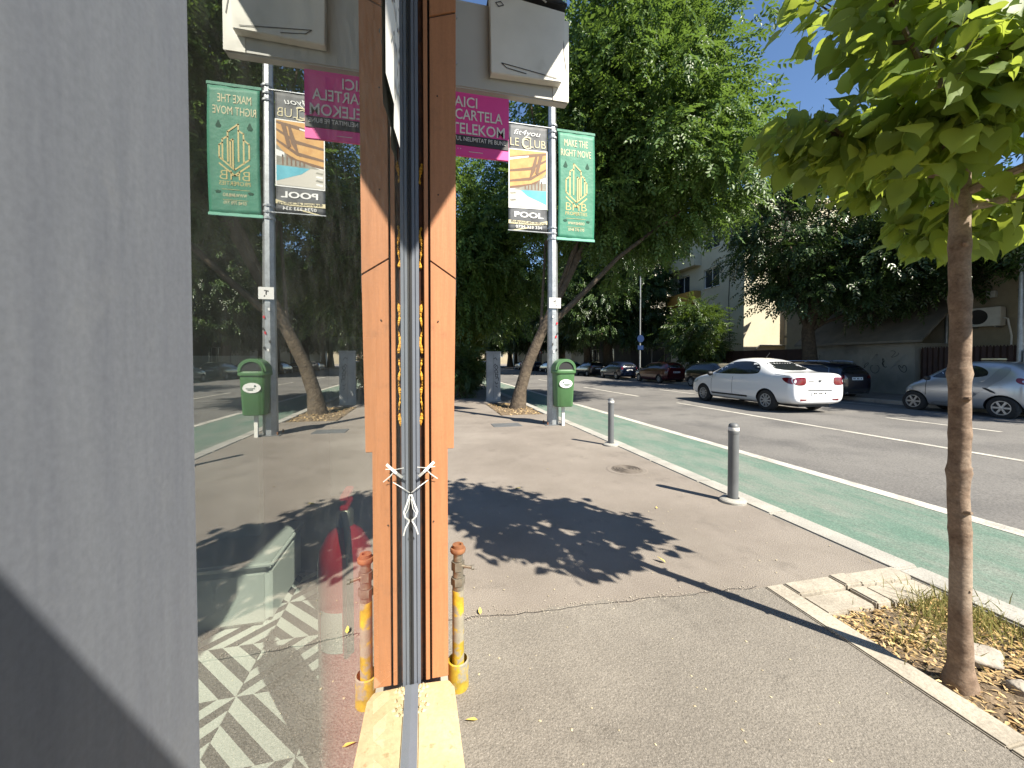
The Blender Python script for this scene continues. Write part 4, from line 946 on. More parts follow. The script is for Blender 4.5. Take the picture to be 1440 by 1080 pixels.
# ------------------------------------------------------------------ cars
tyre_mat = surf('tyre', (.018, .018, .019), (.028, .027, .026), 30, .85)
alloy = surf('alloy', (.52, .53, .54), rough=.35, metal=.8)
hubcap = surf('hubcap', (.36, .37, .38), rough=.45, metal=.5)
car_glass = surf('car_glass', (.012, .014, .016), rough=.06, spec=.8)
lamp_red = surf('tail_lamp', (.17, .006, .012), (.09, .004, .007), 30, .15, coat=.6)
lamp_clear = surf('head_lamp', (.55, .57, .58), rough=.1, coat=.8)
plate_mat = surf('plate', (.75, .75, .74), rough=.5)
trim = surf('black_trim', (.02, .02, .021), rough=.55)
chrome = surf('chrome', (.65, .65, .66), rough=.15, metal=1)
def carpaint(name, c, metal=0, c2=None): return surf(name, c, c2 or c, 3, .28, metal=metal, coat=1.0)
def wheel_meshes(r, wd, spokes, rim_mat, key):
    ty = MB().lathe([(r * .62, -wd * .5), (r * .66, -wd * .52), (r * .93, -wd * .48), (r, -wd * .30), (r, wd * .30), (r * .93, wd * .48), (r * .66, wd * .52), (r * .62, wd * .5), (r * .62, -wd * .5)], 30, axis='X').mesh('wheel', tyre_mat, smooth=True)
    rm = MB().lathe([(0, wd * .30), (r * .58, wd * .30), (r * .6, wd * .30)], 24, axis='X', mi=1).lathe([(r * .54, wd * .36), (r * .57, wd * .5), (r * .645, wd * .50), (r * .645, wd * .2)], 30, axis='X')
    rm.lathe([(0, wd * .50), (r * .12, wd * .49), (r * .15, wd * .36)], 16, axis='X')
    for k in range(spokes):
        a = 2 * math.pi * k / spokes; ca, sa = math.cos(a), math.sin(a)
        for (r0, r1, w0, w1) in ((r * .10, r * .57, .15 * r * (5 / spokes) ** .5, .17 * r * (5 / spokes) ** .5),):
            pts = [(r0, -w0 / 2), (r1, -w1 / 2), (r1, w1 / 2), (r0, w0 / 2)]; vs = []
            for h in (wd * .34, wd * .475):
                for u, v in pts: vs.append((h, u * ca - v * sa, u * sa + v * ca))
            rm.add(vs, [(0, 1, 2, 3), (7, 6, 5, 4), (0, 4, 5, 1), (1, 5, 6, 2), (2, 6, 7, 3), (3, 7, 4, 0)])
    return ty, rm.mesh('rim', [rim_mat, trim], smooth=True)
def car(name, label, loc, rz, st, paint, wheels, side_windows, rear_window, front_window, extras=None, group='cars along the far side of the street', detail=True):
    t_ = thing(name, label, 'car', loc, rz, group)
    # body cage: stations along y, half section mirrored
    V, Fc = [], []; K = 9
    for (y, wv, zl, zb, wt, zt) in st:
        h = [(0, zl), (wv * .72, zl), (wv * .95, zl + .05), (wv * 1.0, zl + (zb - zl) * .33), (wv * .995, zl + (zb - zl) * .72), (wv * .955, zb), (wt, zt - (zt - zb) * .10 - .012), (wt * .62, zt - .004), (0, zt)]
        ring = [(x, y, z) for x, z in h] + [(-x, y, z) for x, z in h[-2:0:-1]]
        V.append(ring)
    n = len(V[0]); mb = MB(); mb.add([p for r in V for p in r], [(i * n + k, i * n + (k + 1) % n, (i + 1) * n + (k + 1) % n, (i + 1) * n + k) for i in range(len(V) - 1) for k in range(n)] + [tuple(reversed(range(n))), tuple((len(V) - 1) * n + k for k in range(n))])
    raw = mb.mesh('body', [paint, trim], smooth='full'); tmp = bpy.data.objects.new('tmp_body', raw); COL.objects.link(tmp)
    ss = tmp.modifiers.new('s', 'SUBSURF'); ss.levels = 2; ss.render_levels = 2
    cut = MB(); wmax = max(s[1] for s in st)
    for wy in wheels['y']:
        for s_ in (-1, 1): cut.cyl((s_ * (wmax - wheels['w'] - .06), wy, wheels['r'] - .01), (s_ * (wmax + .3), wy, wheels['r'] - .01), wheels['r'] + .045, n=28, mi=1)
    cm = cut.mesh('cut', [paint, trim]); co = bpy.data.objects.new('tmp_cut', cm); COL.objects.link(co)
    bo = tmp.modifiers.new('b', 'BOOLEAN'); bo.object = co; bo.operation = 'DIFFERENCE'; bo.solver = 'EXACT'
    dg = bpy.context.evaluated_depsgraph_get(); dg.update(); me = bpy.data.meshes.new_from_object(tmp.evaluated_get(dg)); me.name = 'body'
    bpy.data.objects.remove(tmp); bpy.data.objects.remove(co)
    me.polygons.foreach_set('use_smooth', [True] * len(me.polygons)); me.set_sharp_from_angle(angle=R(40))
    body = link('body', me, t_)
    bm = bmesh.new(); bm.from_mesh(me); tree_ = BVHTree.FromBMesh(bm)
    def patch(nm, poly, mat, way, off=.004, par=None, smooth_n=2, step=.09):
        p2 = chaikin(list(poly), smooth_n) if smooth_n else list(poly); b2 = bmesh.new(); vs = [b2.verts.new((u, v, 0)) for u, v in p2]; b2.faces.new(vs)
        us = [u for u, v in p2]; v_ = [v for u, v in p2]
        for ax, lo, hi in ((0, min(us), max(us)), (1, min(v_), max(v_))):
            c = lo + step
            while c < hi:
                bmesh.ops.bisect_plane(b2, geom=b2.verts[:] + b2.edges[:] + b2.faces[:], plane_co=(c, 0, 0) if ax == 0 else (0, c, 0), plane_no=(1, 0, 0) if ax == 0 else (0, 1, 0)); c += step
        bmesh.ops.triangulate(b2, faces=b2.faces[:])
        for v in b2.verts:
            u, w_ = v.co.x, v.co.y
            if way in ('L', 'R'): o_ = Vector((-4 if way == 'L' else 4, u, w_)); d = Vector((1 if way == 'L' else -1, 0, 0))
            else: o_ = Vector((u, -6 if way == 'B' else 6, w_)); d = Vector((0, 1 if way == 'B' else -1, 0))
            hit = tree_.ray_cast(o_, d)
            if hit[0] is None: hit = tree_.find_nearest(Vector((u if way in 'BF' else 0, 0 if way in 'BF' else u, w_)))
            v.co = hit[0] - d * off
        m2 = bpy.data.meshes.new(nm); bmesh.ops.recalc_face_normals(b2, faces=b2.faces[:]); b2.to_mesh(m2); b2.free(); m2.materials.append(mat); m2.polygons.foreach_set('use_smooth', [True] * len(m2.polygons))
        return link(nm, m2, par or t_)
    for w_ in side_windows:
        for way in 'LR': patch('side_window', w_, car_glass, way)
    patch('rear_window', rear_window, car_glass, 'B'); patch('windscreen', front_window, car_glass, 'F')
    ty, rm = wheel_meshes(wheels['r'], wheels['w'], wheels['spokes'], wheels['mat'], name)
    for wy in wheels['y']:
        for s_ in (-1, 1):
            wo = link('wheel', ty, t_); wo.location = (s_ * (wmax - wheels['w'] / 2 - .015), wy, wheels['r']); wo.rotation_euler = (0, 0, 0 if s_ > 0 else math.pi); link('rim', rm, wo)
    if extras: extras(t_, patch, paint)
    bm.free(); return t_
def mirror_x(p): return [(-x, z) for x, z in p]
def plate(t_, patch, z0, way='B', x=.26, h=.11):
    pl = patch('number_plate', [(-x, z0), (x, z0), (x, z0 + h), (-x, z0 + h)], plate_mat, way, .014, smooth_n=0)
    for k in range(7):
        if k in (2, 5): continue
        u = -x + .05 + k * (2 * x - .1) / 7; patch('plate_mark', [(u, z0 + .03), (u + .04, z0 + .03), (u + .04, z0 + h - .03), (u, z0 + h - .03)], trim, way, .017, pl, 0)
# white sedan
white_paint = carpaint('paint_white', (.74, .75, .76))
SED = [(-2.16, .72, .36, .84, .64, .93), (-2.15, .785, .29, .95, .69, 1.03), (-2.06, .84, .25, 1.01, .725, 1.095), (-1.98, .85, .24, 1.015, .73, 1.105), (-1.62, .855, .22, 1.01, .71, 1.115), (-1.42, .86, .20, 1.0, .70, 1.15), (-.86, .865, .19, .985, .60, 1.44), (-.42, .865, .19, .97, .585, 1.515), (.10, .865, .19, .96, .585, 1.52), (.42, .865, .19, .95, .59, 1.455), (1.10, .86, .19, .93, .69, 1.06), (1.30, .86, .2, .92, .70, 1.0), (1.85, .83, .23, .82, .66, .90), (2.06, .76, .26, .70, .58, .77), (2.16, .60, .36, .58, .50, .64)]
def sed_x(t_, patch, paint):
    tl = [(.44, .79), (.62, .765), (.79, .80), (.79, .975), (.50, .985), (.44, .97)]
    patch('tail_lamp', tl, lamp_red, 'B', .010, smooth_n=1); patch('tail_lamp', mirror_x(tl), lamp_red, 'B', .010, smooth_n=1)
    for way in 'LR': patch('tail_lamp', [(-2.155, .80), (-1.98, .82), (-1.80, .93), (-1.84, .975), (-2.155, .975)], lamp_red, way, .008, smooth_n=1); patch('boot_seam', [(-2.1, 1.0), (-1.5, 1.055), (-1.5, 1.063), (-2.1, 1.008)], trim, way, .002, smooth_n=0); patch('head_lamp', [(1.62, .68), (2.02, .62), (2.02, .74), (1.70, .84)], lamp_clear, way, .006)
    plate(t_, patch, .50); patch('boot_seam', [(-.43, .665), (.43, .665), (.43, .675), (-.43, .675)], trim, 'B', .003, smooth_n=0)
    for s_ in (-1, 1): patch('boot_seam', [(s_ * .425, .67), (s_ * .435, .67), (s_ * .435, .79), (s_ * .425, .79)], trim, 'B', .003, smooth_n=0)
    patch('plate_recess', [(-.44, .60), (-.36, .645), (.36, .645), (.44, .60), (.36, .625), (-.36, .625)], trim, 'B', .008, smooth_n=0)
    for s_ in (-1, 1): patch('reflector', [(s_ * .60, .36), (s_ * .42, .37), (s_ * .40, .40), (s_ * .62, .41)], lamp_red, 'B', .008, smooth_n=0)
    patch('emblem', [(-.055, .91), (.055, .91), (.04, .87), (.015, .865), (0, .835), (-.015, .865), (-.04, .87)], trim, 'B', .010, smooth_n=0); patch('lock', [(-.014, .78), (.014, .78), (.014, .755), (-.014, .755)], trim, 'B', .008, smooth_n=0)
    for k in range(5): patch('badge_letter', [(-.36 + k * .034, .865), (-.336 + k * .034, .865), (-.336 + k * .034, .885), (-.36 + k * .034, .885)], trim, 'B', .008, smooth_n=0)
    for way in 'LR':
        patch('door_strip', [(-.62, .335), (1.0, .335), (1.0, .385), (-.62, .385)], trim, way, .014, smooth_n=0)
        for y in (-.42, .42): patch('door_handle', [(y - .09, .86), (y + .07, .86), (y + .07, .895), (y - .09, .895)], paint, way, .022, smooth_n=1)
        for y in (-.02, .93): patch('door_seam', [(y, .36), (y + .012, .36), (y + .012, .94), (y, .94)], trim, way, .002, smooth_n=0)
        s_ = -1 if way == 'L' else 1; MB().lathe([(0, -.09), (.05, -.085), (.075, -.03), (.075, .03), (.05, .07), (0, .08)], 12, axis='X', c=(s_ * .97, .83, 1.0)).obj('wing_mirror', trim, t_, smooth=True)
    MB().cyl((0, -.4, 1.5), (0, -.55, 1.66), .008, n=6).obj('aerial', trim, t_); MB().box(-.5, .5, -2.0, -1.2, .18, .3).obj('underbody', trim, t_)
car('white_sedan', 'white four door sedan driving away in the far lane with red tail lamps', (10.33, 10.42, .02), R(-2), SED, white_paint, dict(y=(-1.29, 1.345), r=.305, w=.19, spokes=9, mat=hubcap),
    [[(-.88, 1.02), (.98, 1.00), (.80, 1.10), (.40, 1.36), (-.15, 1.42), (-.62, 1.40), (-.90, 1.28), (-1.0, 1.12)]], [(-.62, 1.15), (.62, 1.15), (.52, 1.40), (-.52, 1.40)], [(-.66, 1.04), (.66, 1.04), (.52, 1.44), (-.52, 1.44)], sed_x, group=None)
# navy estate
navy = carpaint('paint_navy', (.005, .0065, .016))
EST = [(-2.28, .60, .42, .80, .56, .88), (-2.22, .80, .28, .98, .62, 1.12), (-2.05, .85, .24, 1.02, .60, 1.34), (-1.85, .87, .22, 1.0, .60, 1.43), (-1.3, .885, .2, .98, .61, 1.475), (-.3, .885, .19, .96, .61, 1.49), (.3, .885, .19, .95, .60, 1.44), (1.0, .88, .19, .93, .68, 1.04), (1.25, .875, .2, .91, .70, .98), (1.95, .84, .23, .80, .66, .86), (2.18, .76, .27, .68, .58, .74), (2.27, .60, .36, .56, .5, .62)]
def est_x(t_, patch, paint):
    for s_ in (-1, 1):
        patch('tail_lamp', [(s_ * .50, .86), (s_ * .78, .84), (s_ * .78, 1.0), (s_ * .52, .97)], lamp_red, 'B', .008, smooth_n=1)
    for way in 'LR':
        patch('tail_lamp', [(-2.18, .86), (-1.95, .90), (-1.98, .99), (-2.16, .98)], lamp_red, way, .008, smooth_n=1); patch('head_lamp', [(1.75, .66), (2.1, .62), (2.1, .74), (1.8, .82)], lamp_clear, way, .006)
        s_ = -1 if way == 'L' else 1; MB().tube([(s_ * .58, -1.7, 1.47), (s_ * .58, -1.5, 1.515), (s_ * .58, .1, 1.53), (s_ * .58, .3, 1.48)], .014, 6).obj('roof_rail', chrome, t_, smooth=True)
        MB().lathe([(0, -.09), (.05, -.085), (.075, -.03), (.075, .03), (.05, .07), (0, .08)], 12, axis='X', c=(s_ * .98, .78, 1.0)).obj('wing_mirror', navy, t_, smooth=True)
        MB().tube([(s_ * .885, -1.78, 1.0), (s_ * .89, -1.9, 1.08), (s_ * .80, -1.84, 1.24), (s_ * .69, -1.5, 1.38), (s_ * .655, -.4, 1.41)], .011, 5).obj('window_trim', chrome, t_, smooth=True)
    plate(t_, patch, .80); patch('bumper_insert', [(-.6, .36), (.6, .36), (.66, .46), (-.66, .46)], trim, 'B', .006, smooth_n=0)
    for s_ in (-1, 1): MB().cyl((s_ * .5, -2.3, .32), (s_ * .5, -2.1, .32), .045, n=12).obj('exhaust', chrome, t_, smooth=True)
car('navy_estate', 'dark navy estate car with chrome window trim parked behind the white sedan', (15.95, 13.7, RD), 0, EST, navy, dict(y=(-1.35, 1.38), r=.325, w=.21, spokes=5, mat=alloy),
    [[(-1.75, 1.04), (.85, 1.0), (.7, 1.1), (.3, 1.33), (-.4, 1.39), (-1.4, 1.36), (-1.85, 1.22)]], [(-.66, 1.04), (.66, 1.04), (.54, 1.38), (-.54, 1.38)], [(-.66, 1.02), (.66, 1.02), (.52, 1.42), (-.52, 1.42)], est_x)
# small silver two-seater
silver = carpaint('paint_silver', (.40, .42, .45), .5); cell = carpaint('paint_cell', (.30, .315, .34), .5)
SMT = [(-1.34, .55, .40, .82, .50, .90), (-1.30, .70, .28, .98, .58, 1.16), (-1.16, .755, .23, 1.02, .57, 1.42), (-.85, .775, .2, 1.02, .57, 1.51), (-.3, .78, .19, 1.0, .57, 1.545), (.12, .78, .19, .98, .565, 1.50), (.40, .775, .19, .96, .60, 1.36), (.82, .77, .2, .92, .63, 1.02), (1.05, .75, .22, .84, .60, .90), (1.24, .68, .26, .72, .52, .76), (1.34, .50, .36, .58, .42, .62)]
def smt_x(t_, patch, paint):
    for way in 'LR':
        patch('cell_panel', [(-.62, 1.03), (-.52, 1.0), (-.02, .62), (.10, .36), (.55, .34), (.55, .24), (-.05, .24), (-.32, .50), (-.72, .90), (-.92, 1.06), (-1.02, 1.34), (-.82, 1.40)], cell, way, .008, smooth_n=1)
        patch('door_seam', [(.66, .34), (.675, .34), (.68, .96), (.665, .96)], trim, way, .003, smooth_n=0); patch('door_seam', [(.0, .66), (.66, .63), (.66, .640), (.0, .67)], cell, way, .006, smooth_n=0)
        patch('air_intake', [(-.78, .66), (-.56, .78), (-.54, .82), (-.64, .80), (-.80, .69)], trim, way, .012, smooth_n=1); patch('head_lamp', [(.98, .60), (1.16, .56), (1.14, .70), (1.02, .74)], lamp_clear, way, .006)
        patch('wheel_trim', [(-1.30, .9), (-1.12, .98), (-1.12, 1.10), (-1.26, 1.08)], lamp_red, way, .006)
        s_ = -1 if way == 'L' else 1; MB().lathe([(0, -.08), (.05, -.075), (.07, -.02), (.065, .04), (0, .08)], 12, axis='X', c=(s_ * .86, .58, 1.02)).obj('wing_mirror', trim, t_, smooth=True)
    plate(t_, patch, .62)
    MB().box(-.2, .2, -.55, -.2, 1.552, 1.60).obj('roof_box', cream_print, t_, bevel=.02)
car('silver_microcar', 'small silver two seat car parked at the far kerb behind the young tree', (15.42, 7.95, RD), 0, SMT, silver, dict(y=(-.90, .97), r=.30, w=.19, spokes=6, mat=alloy),
    [[(-.58, 1.08), (.62, 1.02), (.50, 1.12), (.20, 1.36), (-.15, 1.42), (-.42, 1.38), (-.62, 1.24)]], [(-.5, 1.1), (.5, 1.1), (.46, 1.42), (-.46, 1.42)], [(-.56, 1.02), (.56, 1.02), (.48, 1.44), (-.48, 1.44)], smt_x)
# hatchbacks
HAT = [(-1.98, .58, .42, .78, .52, .88), (-1.93, .76, .28, .96, .6, 1.10), (-1.72, .82, .23, 1.0, .58, 1.34), (-1.45, .845, .21, .98, .58, 1.43), (-.7, .85, .19, .96, .585, 1.475), (.1, .85, .19, .95, .585, 1.46), (.42, .85, .19, .94, .59, 1.38), (1.0, .845, .19, .92, .67, 1.03), (1.2, .84, .2, .90, .68, .97), (1.75, .80, .23, .80, .62, .86), (1.92, .72, .27, .68, .54, .74), (2.0, .58, .36, .56, .48, .62)]
def hat_x(t_, patch, paint):
    for s_ in (-1, 1): patch('tail_lamp', [(s_ * .54, .84), (s_ * .76, .82), (s_ * .72, 1.08), (s_ * .60, 1.04)], lamp_red, 'B', .008, smooth_n=1)
    for way in 'LR':
        patch('head_lamp', [(1.55, .66), (1.88, .62), (1.86, .74), (1.6, .82)], lamp_clear, way, .006)
        s_ = -1 if way == 'L' else 1; MB().lathe([(0, -.09), (.05, -.085), (.075, -.03), (.075, .03), (.05, .07), (0, .08)], 12, axis='X', c=(s_ * .94, .75, .98)).obj('wing_mirror', trim, t_, smooth=True)
    plate(t_, patch, .72)
HW = dict(y=(-1.22, 1.28), r=.30, w=.19, spokes=7, mat=hubcap)
HWIN = ([[(-1.35, 1.04), (.85, 1.0), (.7, 1.08), (.3, 1.33), (-.4, 1.38), (-1.1, 1.34), (-1.45, 1.2)]], [(-.6, 1.06), (.6, 1.06), (.52, 1.36), (-.52, 1.36)], [(-.64, 1.02), (.64, 1.02), (.5, 1.38), (-.5, 1.38)])
redh = car('red_hatchback', 'dark red hatchback parked at the far kerb in front of the massive tree', (16.1, 24.4, RD), 0, HAT, carpaint('paint_red', (.07, .004, .006)), HW, *HWIN, hat_x)  # red paint darkened to stand in for tree shade
def recolour(o, mat):
    for ch in o.children:
        if ch.name.startswith('body'): ch.data = ch.data.copy(); ch.data.materials[0] = mat
black_p = carpaint('paint_black', (.008, .008, .009)); grey_p = carpaint('paint_grey', (.16, .165, .17), .4); blue_p = carpaint('paint_blue', (.008, .014, .035)); wh2 = white_paint
for (x, y, mt, rz, lab, nm) in ((16.0, 18.6, black_p, 180, 'black hatchback parked between the red car and the white sedan', 'black_hatchback'), (16.0, 30.2, blue_p, 0, 'dark blue car parked just beyond the red hatchback', 'parked_car'), (16.0, 36, black_p, 0, 'black car parked two places beyond the red hatchback', 'parked_car'),
                            (16.1, 42, black_p, 0, 'black car parked at the far kerb, half hidden by the green bin', 'parked_car'), (16.0, 49, black_p, 0, 'dark car parked left of the green bin, far off', 'parked_car'), (16.0, 56, blue_p, 0, 'blue car far down the far kerb', 'parked_car'), (16.0, 64, grey_p, 0, 'grey car far down the far kerb beyond the blue one', 'parked_car'),
                            (11.5, 78, wh2, 0, 'tiny white car far off seen between the cabinet and leaning trunk', 'distant_car'), (8.0, 92, grey_p, 180, 'tiny oncoming grey car far off beside the leaning trunk', 'distant_car'), (14.0, 86, wh2, 0, 'second tiny white car far off near the leaning trunk', 'distant_car')):
    c_ = dup(redh, (x, y, RD), R(rz), label=lab); c_.name = nm; recolour(c_, mt)

# ------------------------------------------------------------------ buildings on the far side
def wall_face(mb, origin, ux, W, H, opens, thick=.25, nrm=None, mi=0):
    """wall sheet with openings and reveals; ux unit vector along, nrm outward"""
    O = Vector(origin); U = Vector(ux); Nn = Vector(nrm); Z = Vector((0, 0, 1))
    us = sorted({0, W, *[o[0] for o in opens], *[o[1] for o in opens]}); zs = sorted({0, H, *[o[2] for o in opens], *[o[3] for o in opens]})
    for i in range(len(us) - 1):
        for j in range(len(zs) - 1):
            cu, cz = (us[i] + us[i + 1]) / 2, (zs[j] + zs[j + 1]) / 2
            if any(o[0] < cu < o[1] and o[2] < cz < o[3] for o in opens): continue
            mb.add([O + U * us[i] + Z * zs[j], O + U * us[i + 1] + Z * zs[j], O + U * us[i + 1] + Z * zs[j + 1], O + U * us[i] + Z * zs[j + 1]], [(0, 1, 2, 3)], mi)
    for a, b_, c, d in opens:
        q = [O + U * a + Z * c, O + U * b_ + Z * c, O + U * b_ + Z * d, O + U * a + Z * d]; q2 = [p - Nn * thick for p in q]
        mb.add(q + q2, [(0, 1, 5, 4), (1, 2, 6, 5), (2, 3, 7, 6), (3, 0, 4, 7)], mi)
pane_dark = surf('window_glass', (.03, .035, .04), rough=.08, spec=.8); frame_white = surf('window_frame', (.62, .61, .57), rough=.6)
def window(par, origin, ux, nrm, o, depth=.16, mull=1):
    O = Vector(origin); U = Vector(ux); Nn = Vector(nrm); Z = Vector((0, 0, 1)); a, b_, c, d = o
    def bar(u0, u1, z0, z1, d0, d1, mb):
        vs = [O + U * u + Z * z - Nn * dd for u in (u0, u1) for dd in (d0, d1) for z in (z0, z1)]
        mb.add(vs, [(0, 1, 3, 2), (4, 6, 7, 5), (0, 4, 5, 1), (2, 3, 7, 6), (0, 2, 6, 4), (1, 5, 7, 3)])
    mb = MB(); t_ = .06
    bar(a, b_, c, c + t_, depth - .05, depth, mb); bar(a, b_, d - t_, d, depth - .05, depth, mb); bar(a, a + t_, c + t_, d - t_, depth - .05, depth, mb); bar(b_ - t_, b_, c + t_, d - t_, depth - .05, depth, mb)
    for k in range(mull):
        u = a + (b_ - a) * (k + 1) / (mull + 1); bar(u - .03, u + .03, c + t_, d - t_, depth - .045, depth - .002, mb)
    w_ = mb.obj('window', frame_white, par); p = MB(); bar(a + .01, b_ - .01, c + .01, d - .01, depth - .015, depth + .005, p); p.obj('pane', pane_dark, w_)
    s_ = MB(); bar(a - .06, b_ + .06, c - .05, c, -.07, depth - .052, s_); s_.obj('sill', frame_white, w_)
def block(name, label, x0, x1, y0, y1, H, mat, west, south, roof='flat', roof_mat=None, z=0.02):
    """building: street face (west, facing -x) and near face (south, facing -y) have openings"""
    t_ = thing(name, label, 'building', (0, 0, 0)); mb = MB()
    wo, wux, wn = (x0, y1, z), (0, -1, 0), (-1, 0, 0); so2, sux, sn2 = (x0, y0, z), (1, 0, 0), (0, -1, 0)
    wall_face(mb, wo, wux, y1 - y0, H, west, .25, wn); wall_face(mb, so2, sux, x1 - x0, H, south, .25, sn2)
    mb.add([(x1, y0, z), (x1, y1, z), (x1, y1, z + H), (x1, y0, z + H)], [(0, 1, 2, 3)]); mb.add([(x0, y1, z), (x1, y1, z), (x1, y1, z + H), (x0, y1, z + H)], [(0, 1, 2, 3)])
    mb.obj('wall', mat, t_, fix=False)
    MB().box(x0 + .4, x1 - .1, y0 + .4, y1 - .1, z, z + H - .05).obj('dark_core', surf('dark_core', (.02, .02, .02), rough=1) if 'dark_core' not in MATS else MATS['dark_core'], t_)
    for o in west: window(t_, wo, wux, wn, o, mull=1 if o[1] - o[0] < 1.9 else 2)
    for o in south: window(t_, so2, sux, sn2, o)
    rm_ = roof_mat or mat
    if roof == 'flat': MB().box(x0 - .25, x1 + .25, y0 - .25, y1 + .25, z + H, z + H + .35).obj('roof', rm_, t_)
    else:
        e = .4; cx, cy = (x0 + x1) / 2, (y0 + y1) / 2; hh = roof
        r_ = min(x1 - x0, y1 - y0) / 2 * .9; lx, ly_ = max(0, (x1 - x0) / 2 - r_), max(0, (y1 - y0) / 2 - r_)
        V = [(x0 - e, y0 - e, z + H), (x1 + e, y0 - e, z + H), (x1 + e, y1 + e, z + H), (x0 - e, y1 + e, z + H), (cx - lx, cy - ly_, z + H + hh), (cx + lx, cy - ly_, z + H + hh), (cx + lx, cy + ly_, z + H + hh), (cx - lx, cy + ly_, z + H + hh)]
        MB().add(V, [(0, 1, 5, 4), (1, 2, 6, 5), (2, 3, 7, 6), (3, 0, 4, 7), (4, 5, 6, 7), (0, 3, 2, 1)]).obj('roof', rm_, t_)
    return t_
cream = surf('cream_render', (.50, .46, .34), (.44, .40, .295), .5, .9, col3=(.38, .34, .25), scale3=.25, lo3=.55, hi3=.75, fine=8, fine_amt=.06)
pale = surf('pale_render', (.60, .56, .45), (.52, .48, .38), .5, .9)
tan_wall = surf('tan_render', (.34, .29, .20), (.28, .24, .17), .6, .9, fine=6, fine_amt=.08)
roof_tile = surf('roof_tiles', (.42, .20, .12), (.30, .14, .09), 3, .9)
ochre = surf('ochre_panel', (.45, .26, .06), (.38, .22, .05), 2, .8)
wst = [(u, u + 1.7, zz, zz + 1.5) for zz in (1.2, 4.2, 7.2, 10.2) for u in (.8, 4.2)]
cb = block('cream_building', 'cream rendered apartment block with a sunlit side wall behind the white sedan', 22, 33, 23.2, 31.5, 13, cream, wst, [(4.2, 5.5, 4.0, 5.6), (4.2, 5.5, 7.0, 8.6), (7.2, 8.6, 4.0, 5.6), (7.2, 8.6, 7.0, 8.6), (4.2, 5.5, 1.0, 2.5)])
for zz in (3.2, 6.2, 9.2): MB().box(21.35, 21.98, 27.6, 31.2, zz, zz + .95).obj('balcony', ochre if zz == 6.2 else cream, cb)
MB().tube([(23.0, 23.12, .1), (23.0, 23.12, 2.3), (23.3, 23.12, 2.55), (26.5, 23.12, 2.55)], .05, 6).obj('pipe', steel_galv, cb, smooth=True)
for zz in (3.1, 6.1, 9.1): MB().box(25.5, 33, 23.0, 23.198, zz, zz + .12).obj('string_course', cream, cb)
MB().box(25.5, 25.75, 22.6, 23.198, .1, 13).obj('wall_return', cream, cb); MB().tube([(21.96, 24.3, .2), (21.96, 24.6, 6), (21.96, 24.2, 13)], .02, 5).obj('cable', rubber, cb)
# tan house with lean-to, graffiti wall and corrugated fence
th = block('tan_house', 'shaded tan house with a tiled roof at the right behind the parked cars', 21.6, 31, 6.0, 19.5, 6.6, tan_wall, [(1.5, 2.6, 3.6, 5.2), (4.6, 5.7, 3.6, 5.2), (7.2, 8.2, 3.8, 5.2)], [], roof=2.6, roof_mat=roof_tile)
rows = MB().box(-.12, .12, -.14, .14, 0, .03).mesh('roof_tile', roof_tile, bevel=.01)
for j in range(12):
    for i in range(22):
        if (i + j * 22) > 290: break
        u = j / 12; x = 21.3 + u * 4.0; y = 6.3 + i * .62 ; o = link('roof_tile', rows, th); o.location = (x, y, 6.66 + u * 2.2); o.rotation_euler = (0, R(-28), random.uniform(-.03, .03)); o.scale = (1.5, 2.0, 1)
MB().tube([(21.53, 12.0, .1), (21.53, 12.0, 6.4)], .05, 8).obj('downpipe', steel_galv, th, smooth=True)
MB().box(21.45, 21.595, 10.55, 10.8, 3.9, 4.15).obj('junction_box', white_panel, th, bevel=.01)
ac = thing('air_conditioner', 'white air conditioner outdoor unit on the tan house wall', 'air conditioner', (21.35, 10.75, 2.78))
MB().box(-.17, .15, -.48, .48, 0, .72).obj('casing', white_panel, ac, bevel=.02)
MB().lathe([(0, -.172), (.27, -.174), (.29, -.178), (.29, -.165)], 24, axis='X', c=(0, .14, .37)).obj('fan_grille', trim, ac, smooth=True)
MB().tube([(.0, -.48, .3), (-.05, -.62, .25), (.1, -.66, -.4), (.2, -.6, -1.2)], .03, 6).obj('hose', white_plain, ac, smooth=True)
for y in (-.35, .35): MB().box(-.18, .24, y - .02, y + .02, -.06, -.002).obj('bracket', steel_galv, ac)
lt = thing('lean_to_shed', 'low graffiti covered lean-to shed with a sloping roof beside the tan house', 'shed', (19.6, 11.9, .02))
MB().box(0, 1.98, 0, 4.8, 0, 2.15).obj('wall', surf('stained_concrete', (.30, .28, .24), (.20, .19, .16), .8, .95, col3=(.12, .11, .10), scale3=.7, lo3=.5, hi3=.7, bump=.01, bump_scale=20), lt)
MB().prism([(-.25, 2.17), (1.95, 3.95), (1.95, 4.05), (-.25, 2.27)], 'XZ', -.35, 5.1).obj('roof', surf('bitumen_roof', (.22, .20, .165), (.15, .135, .115), 1.5, .9), lt)
random.seed(5)
faded = surf('faded_spray', (.07, .068, .065), rough=.9); faded2 = surf('faded_spray_pale', (.30, .29, .27), rough=.9)
for k in range(22):
    cy = .35 + (k % 11) * .38 + random.uniform(-.08, .08); cz = random.uniform(1.0, 1.75); s_ = random.uniform(.08, .17); a1, a2 = random.uniform(2, 4.5), random.uniform(3, 6); ph = random.uniform(0, 6)
    ln = [(cy + s_ * (u * 1.2 - .6) + s_ * .7 * math.cos(a1 * u * 2 + ph), cz + s_ * math.sin(a2 * u * 1.6 + ph)) for u in [i / 18 for i in range(19)]]
    strokes(MB(), [ln], random.uniform(.016, .03), -.004, 'YZ').obj('graffiti_stroke', faded if k % 3 else faded2, lt)
fe = thing('corrugated_fence', 'dark brown corrugated metal fence with a scalloped top edge', 'fence', (19.7, 11.75, .02)); brown_metal = surf('brown_metal', (.035, .015, .011), (.05, .022, .016), 3, .7)
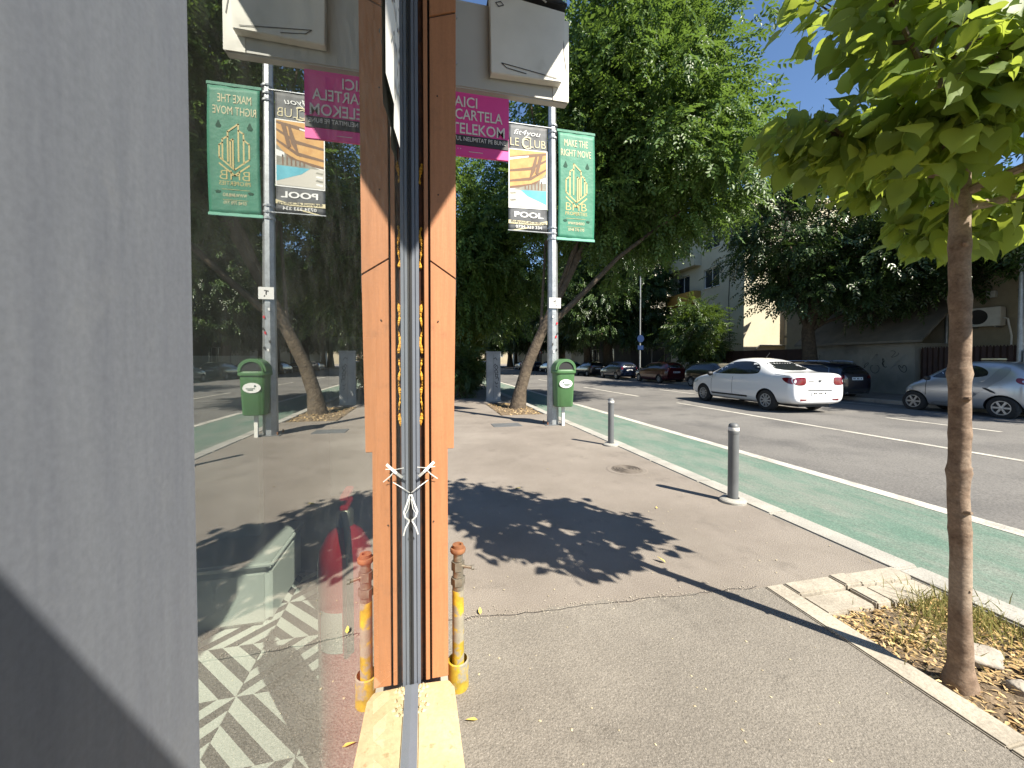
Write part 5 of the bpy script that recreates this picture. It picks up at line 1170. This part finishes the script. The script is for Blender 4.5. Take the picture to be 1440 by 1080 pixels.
fpan = None
for k in range(8):
    mb = MB(); n = 12
    top = [(-.5 * j / n * 1.0, 1.92 + (.07 if (j // 1) % 2 else 0)) for j in range(n + 1)]
    vs = []
    for y, z in top: vs += [(.025 * math.cos(y * 2 * math.pi / .166), y, 0), (.025 * math.cos(y * 2 * math.pi / .166), y, z)]
    if fpan is None: fpan = mb.add(vs, [(2 * j, 2 * j + 1, 2 * j + 3, 2 * j + 2) for j in range(n)]).mesh('fence_panel', brown_metal)
    o = link('fence_panel', fpan, fe); o.location = (0, -k * .505, 0)
for k in range(3): MB().box(.04, .1, -k * 2 - .03, -k * 2 + .03, 0, 1.9).obj('post', brown_metal, fe)
fw = thing('garden_wall', 'dark red brown garden fence in front of the cream building side', 'fence', (19.8, 16.9, .02))
for k in range(6): MB().box(0, .08, k * 1.0, k * 1.0 + .985, 0, 2.05).obj('fence_panel', brown_metal, fw)
# further buildings
block('pale_building', 'pale sunlit apartment block seen between the far trees', 25, 44, 52, 64, 17, pale, [(u, u + 1.6, zz, zz + 1.6) for zz in (4.2, 7.4, 10.6) for u in (2, 6)], [(u, u + 1.5, zz, zz + 1.6) for zz in (4.5, 7.6, 10.7) for u in (1.5, 5, 8.5, 12)])
block('low_shop', 'low dark shop with a wide pinkish roof behind the blue sign pole', 20.5, 31, 36, 47, 4.4, surf('dark_shop', (.09, .085, .08), (.06, .058, .055), 1, .8), [(1, 3.6, .4, 2.8), (4.6, 7.4, .4, 2.8)], [(1, 4, .4, 2.8), (5, 8.5, .4, 2.8)], roof=1.5, roof_mat=surf('pink_roof', (.40, .26, .21), (.33, .21, .17), 2, .9))
block('white_building', 'narrow white building far down the far pavement', 20.8, 30, 74, 92, 16, pale, [(u, u + 1.5, zz, zz + 1.6) for zz in (3.5, 6.6, 9.8) for u in (2, 6, 10)], [(u, u + 1.4, zz, zz + 1.6) for zz in (3.5, 6.6, 9.8) for u in (1.2, 4.2, 7)])
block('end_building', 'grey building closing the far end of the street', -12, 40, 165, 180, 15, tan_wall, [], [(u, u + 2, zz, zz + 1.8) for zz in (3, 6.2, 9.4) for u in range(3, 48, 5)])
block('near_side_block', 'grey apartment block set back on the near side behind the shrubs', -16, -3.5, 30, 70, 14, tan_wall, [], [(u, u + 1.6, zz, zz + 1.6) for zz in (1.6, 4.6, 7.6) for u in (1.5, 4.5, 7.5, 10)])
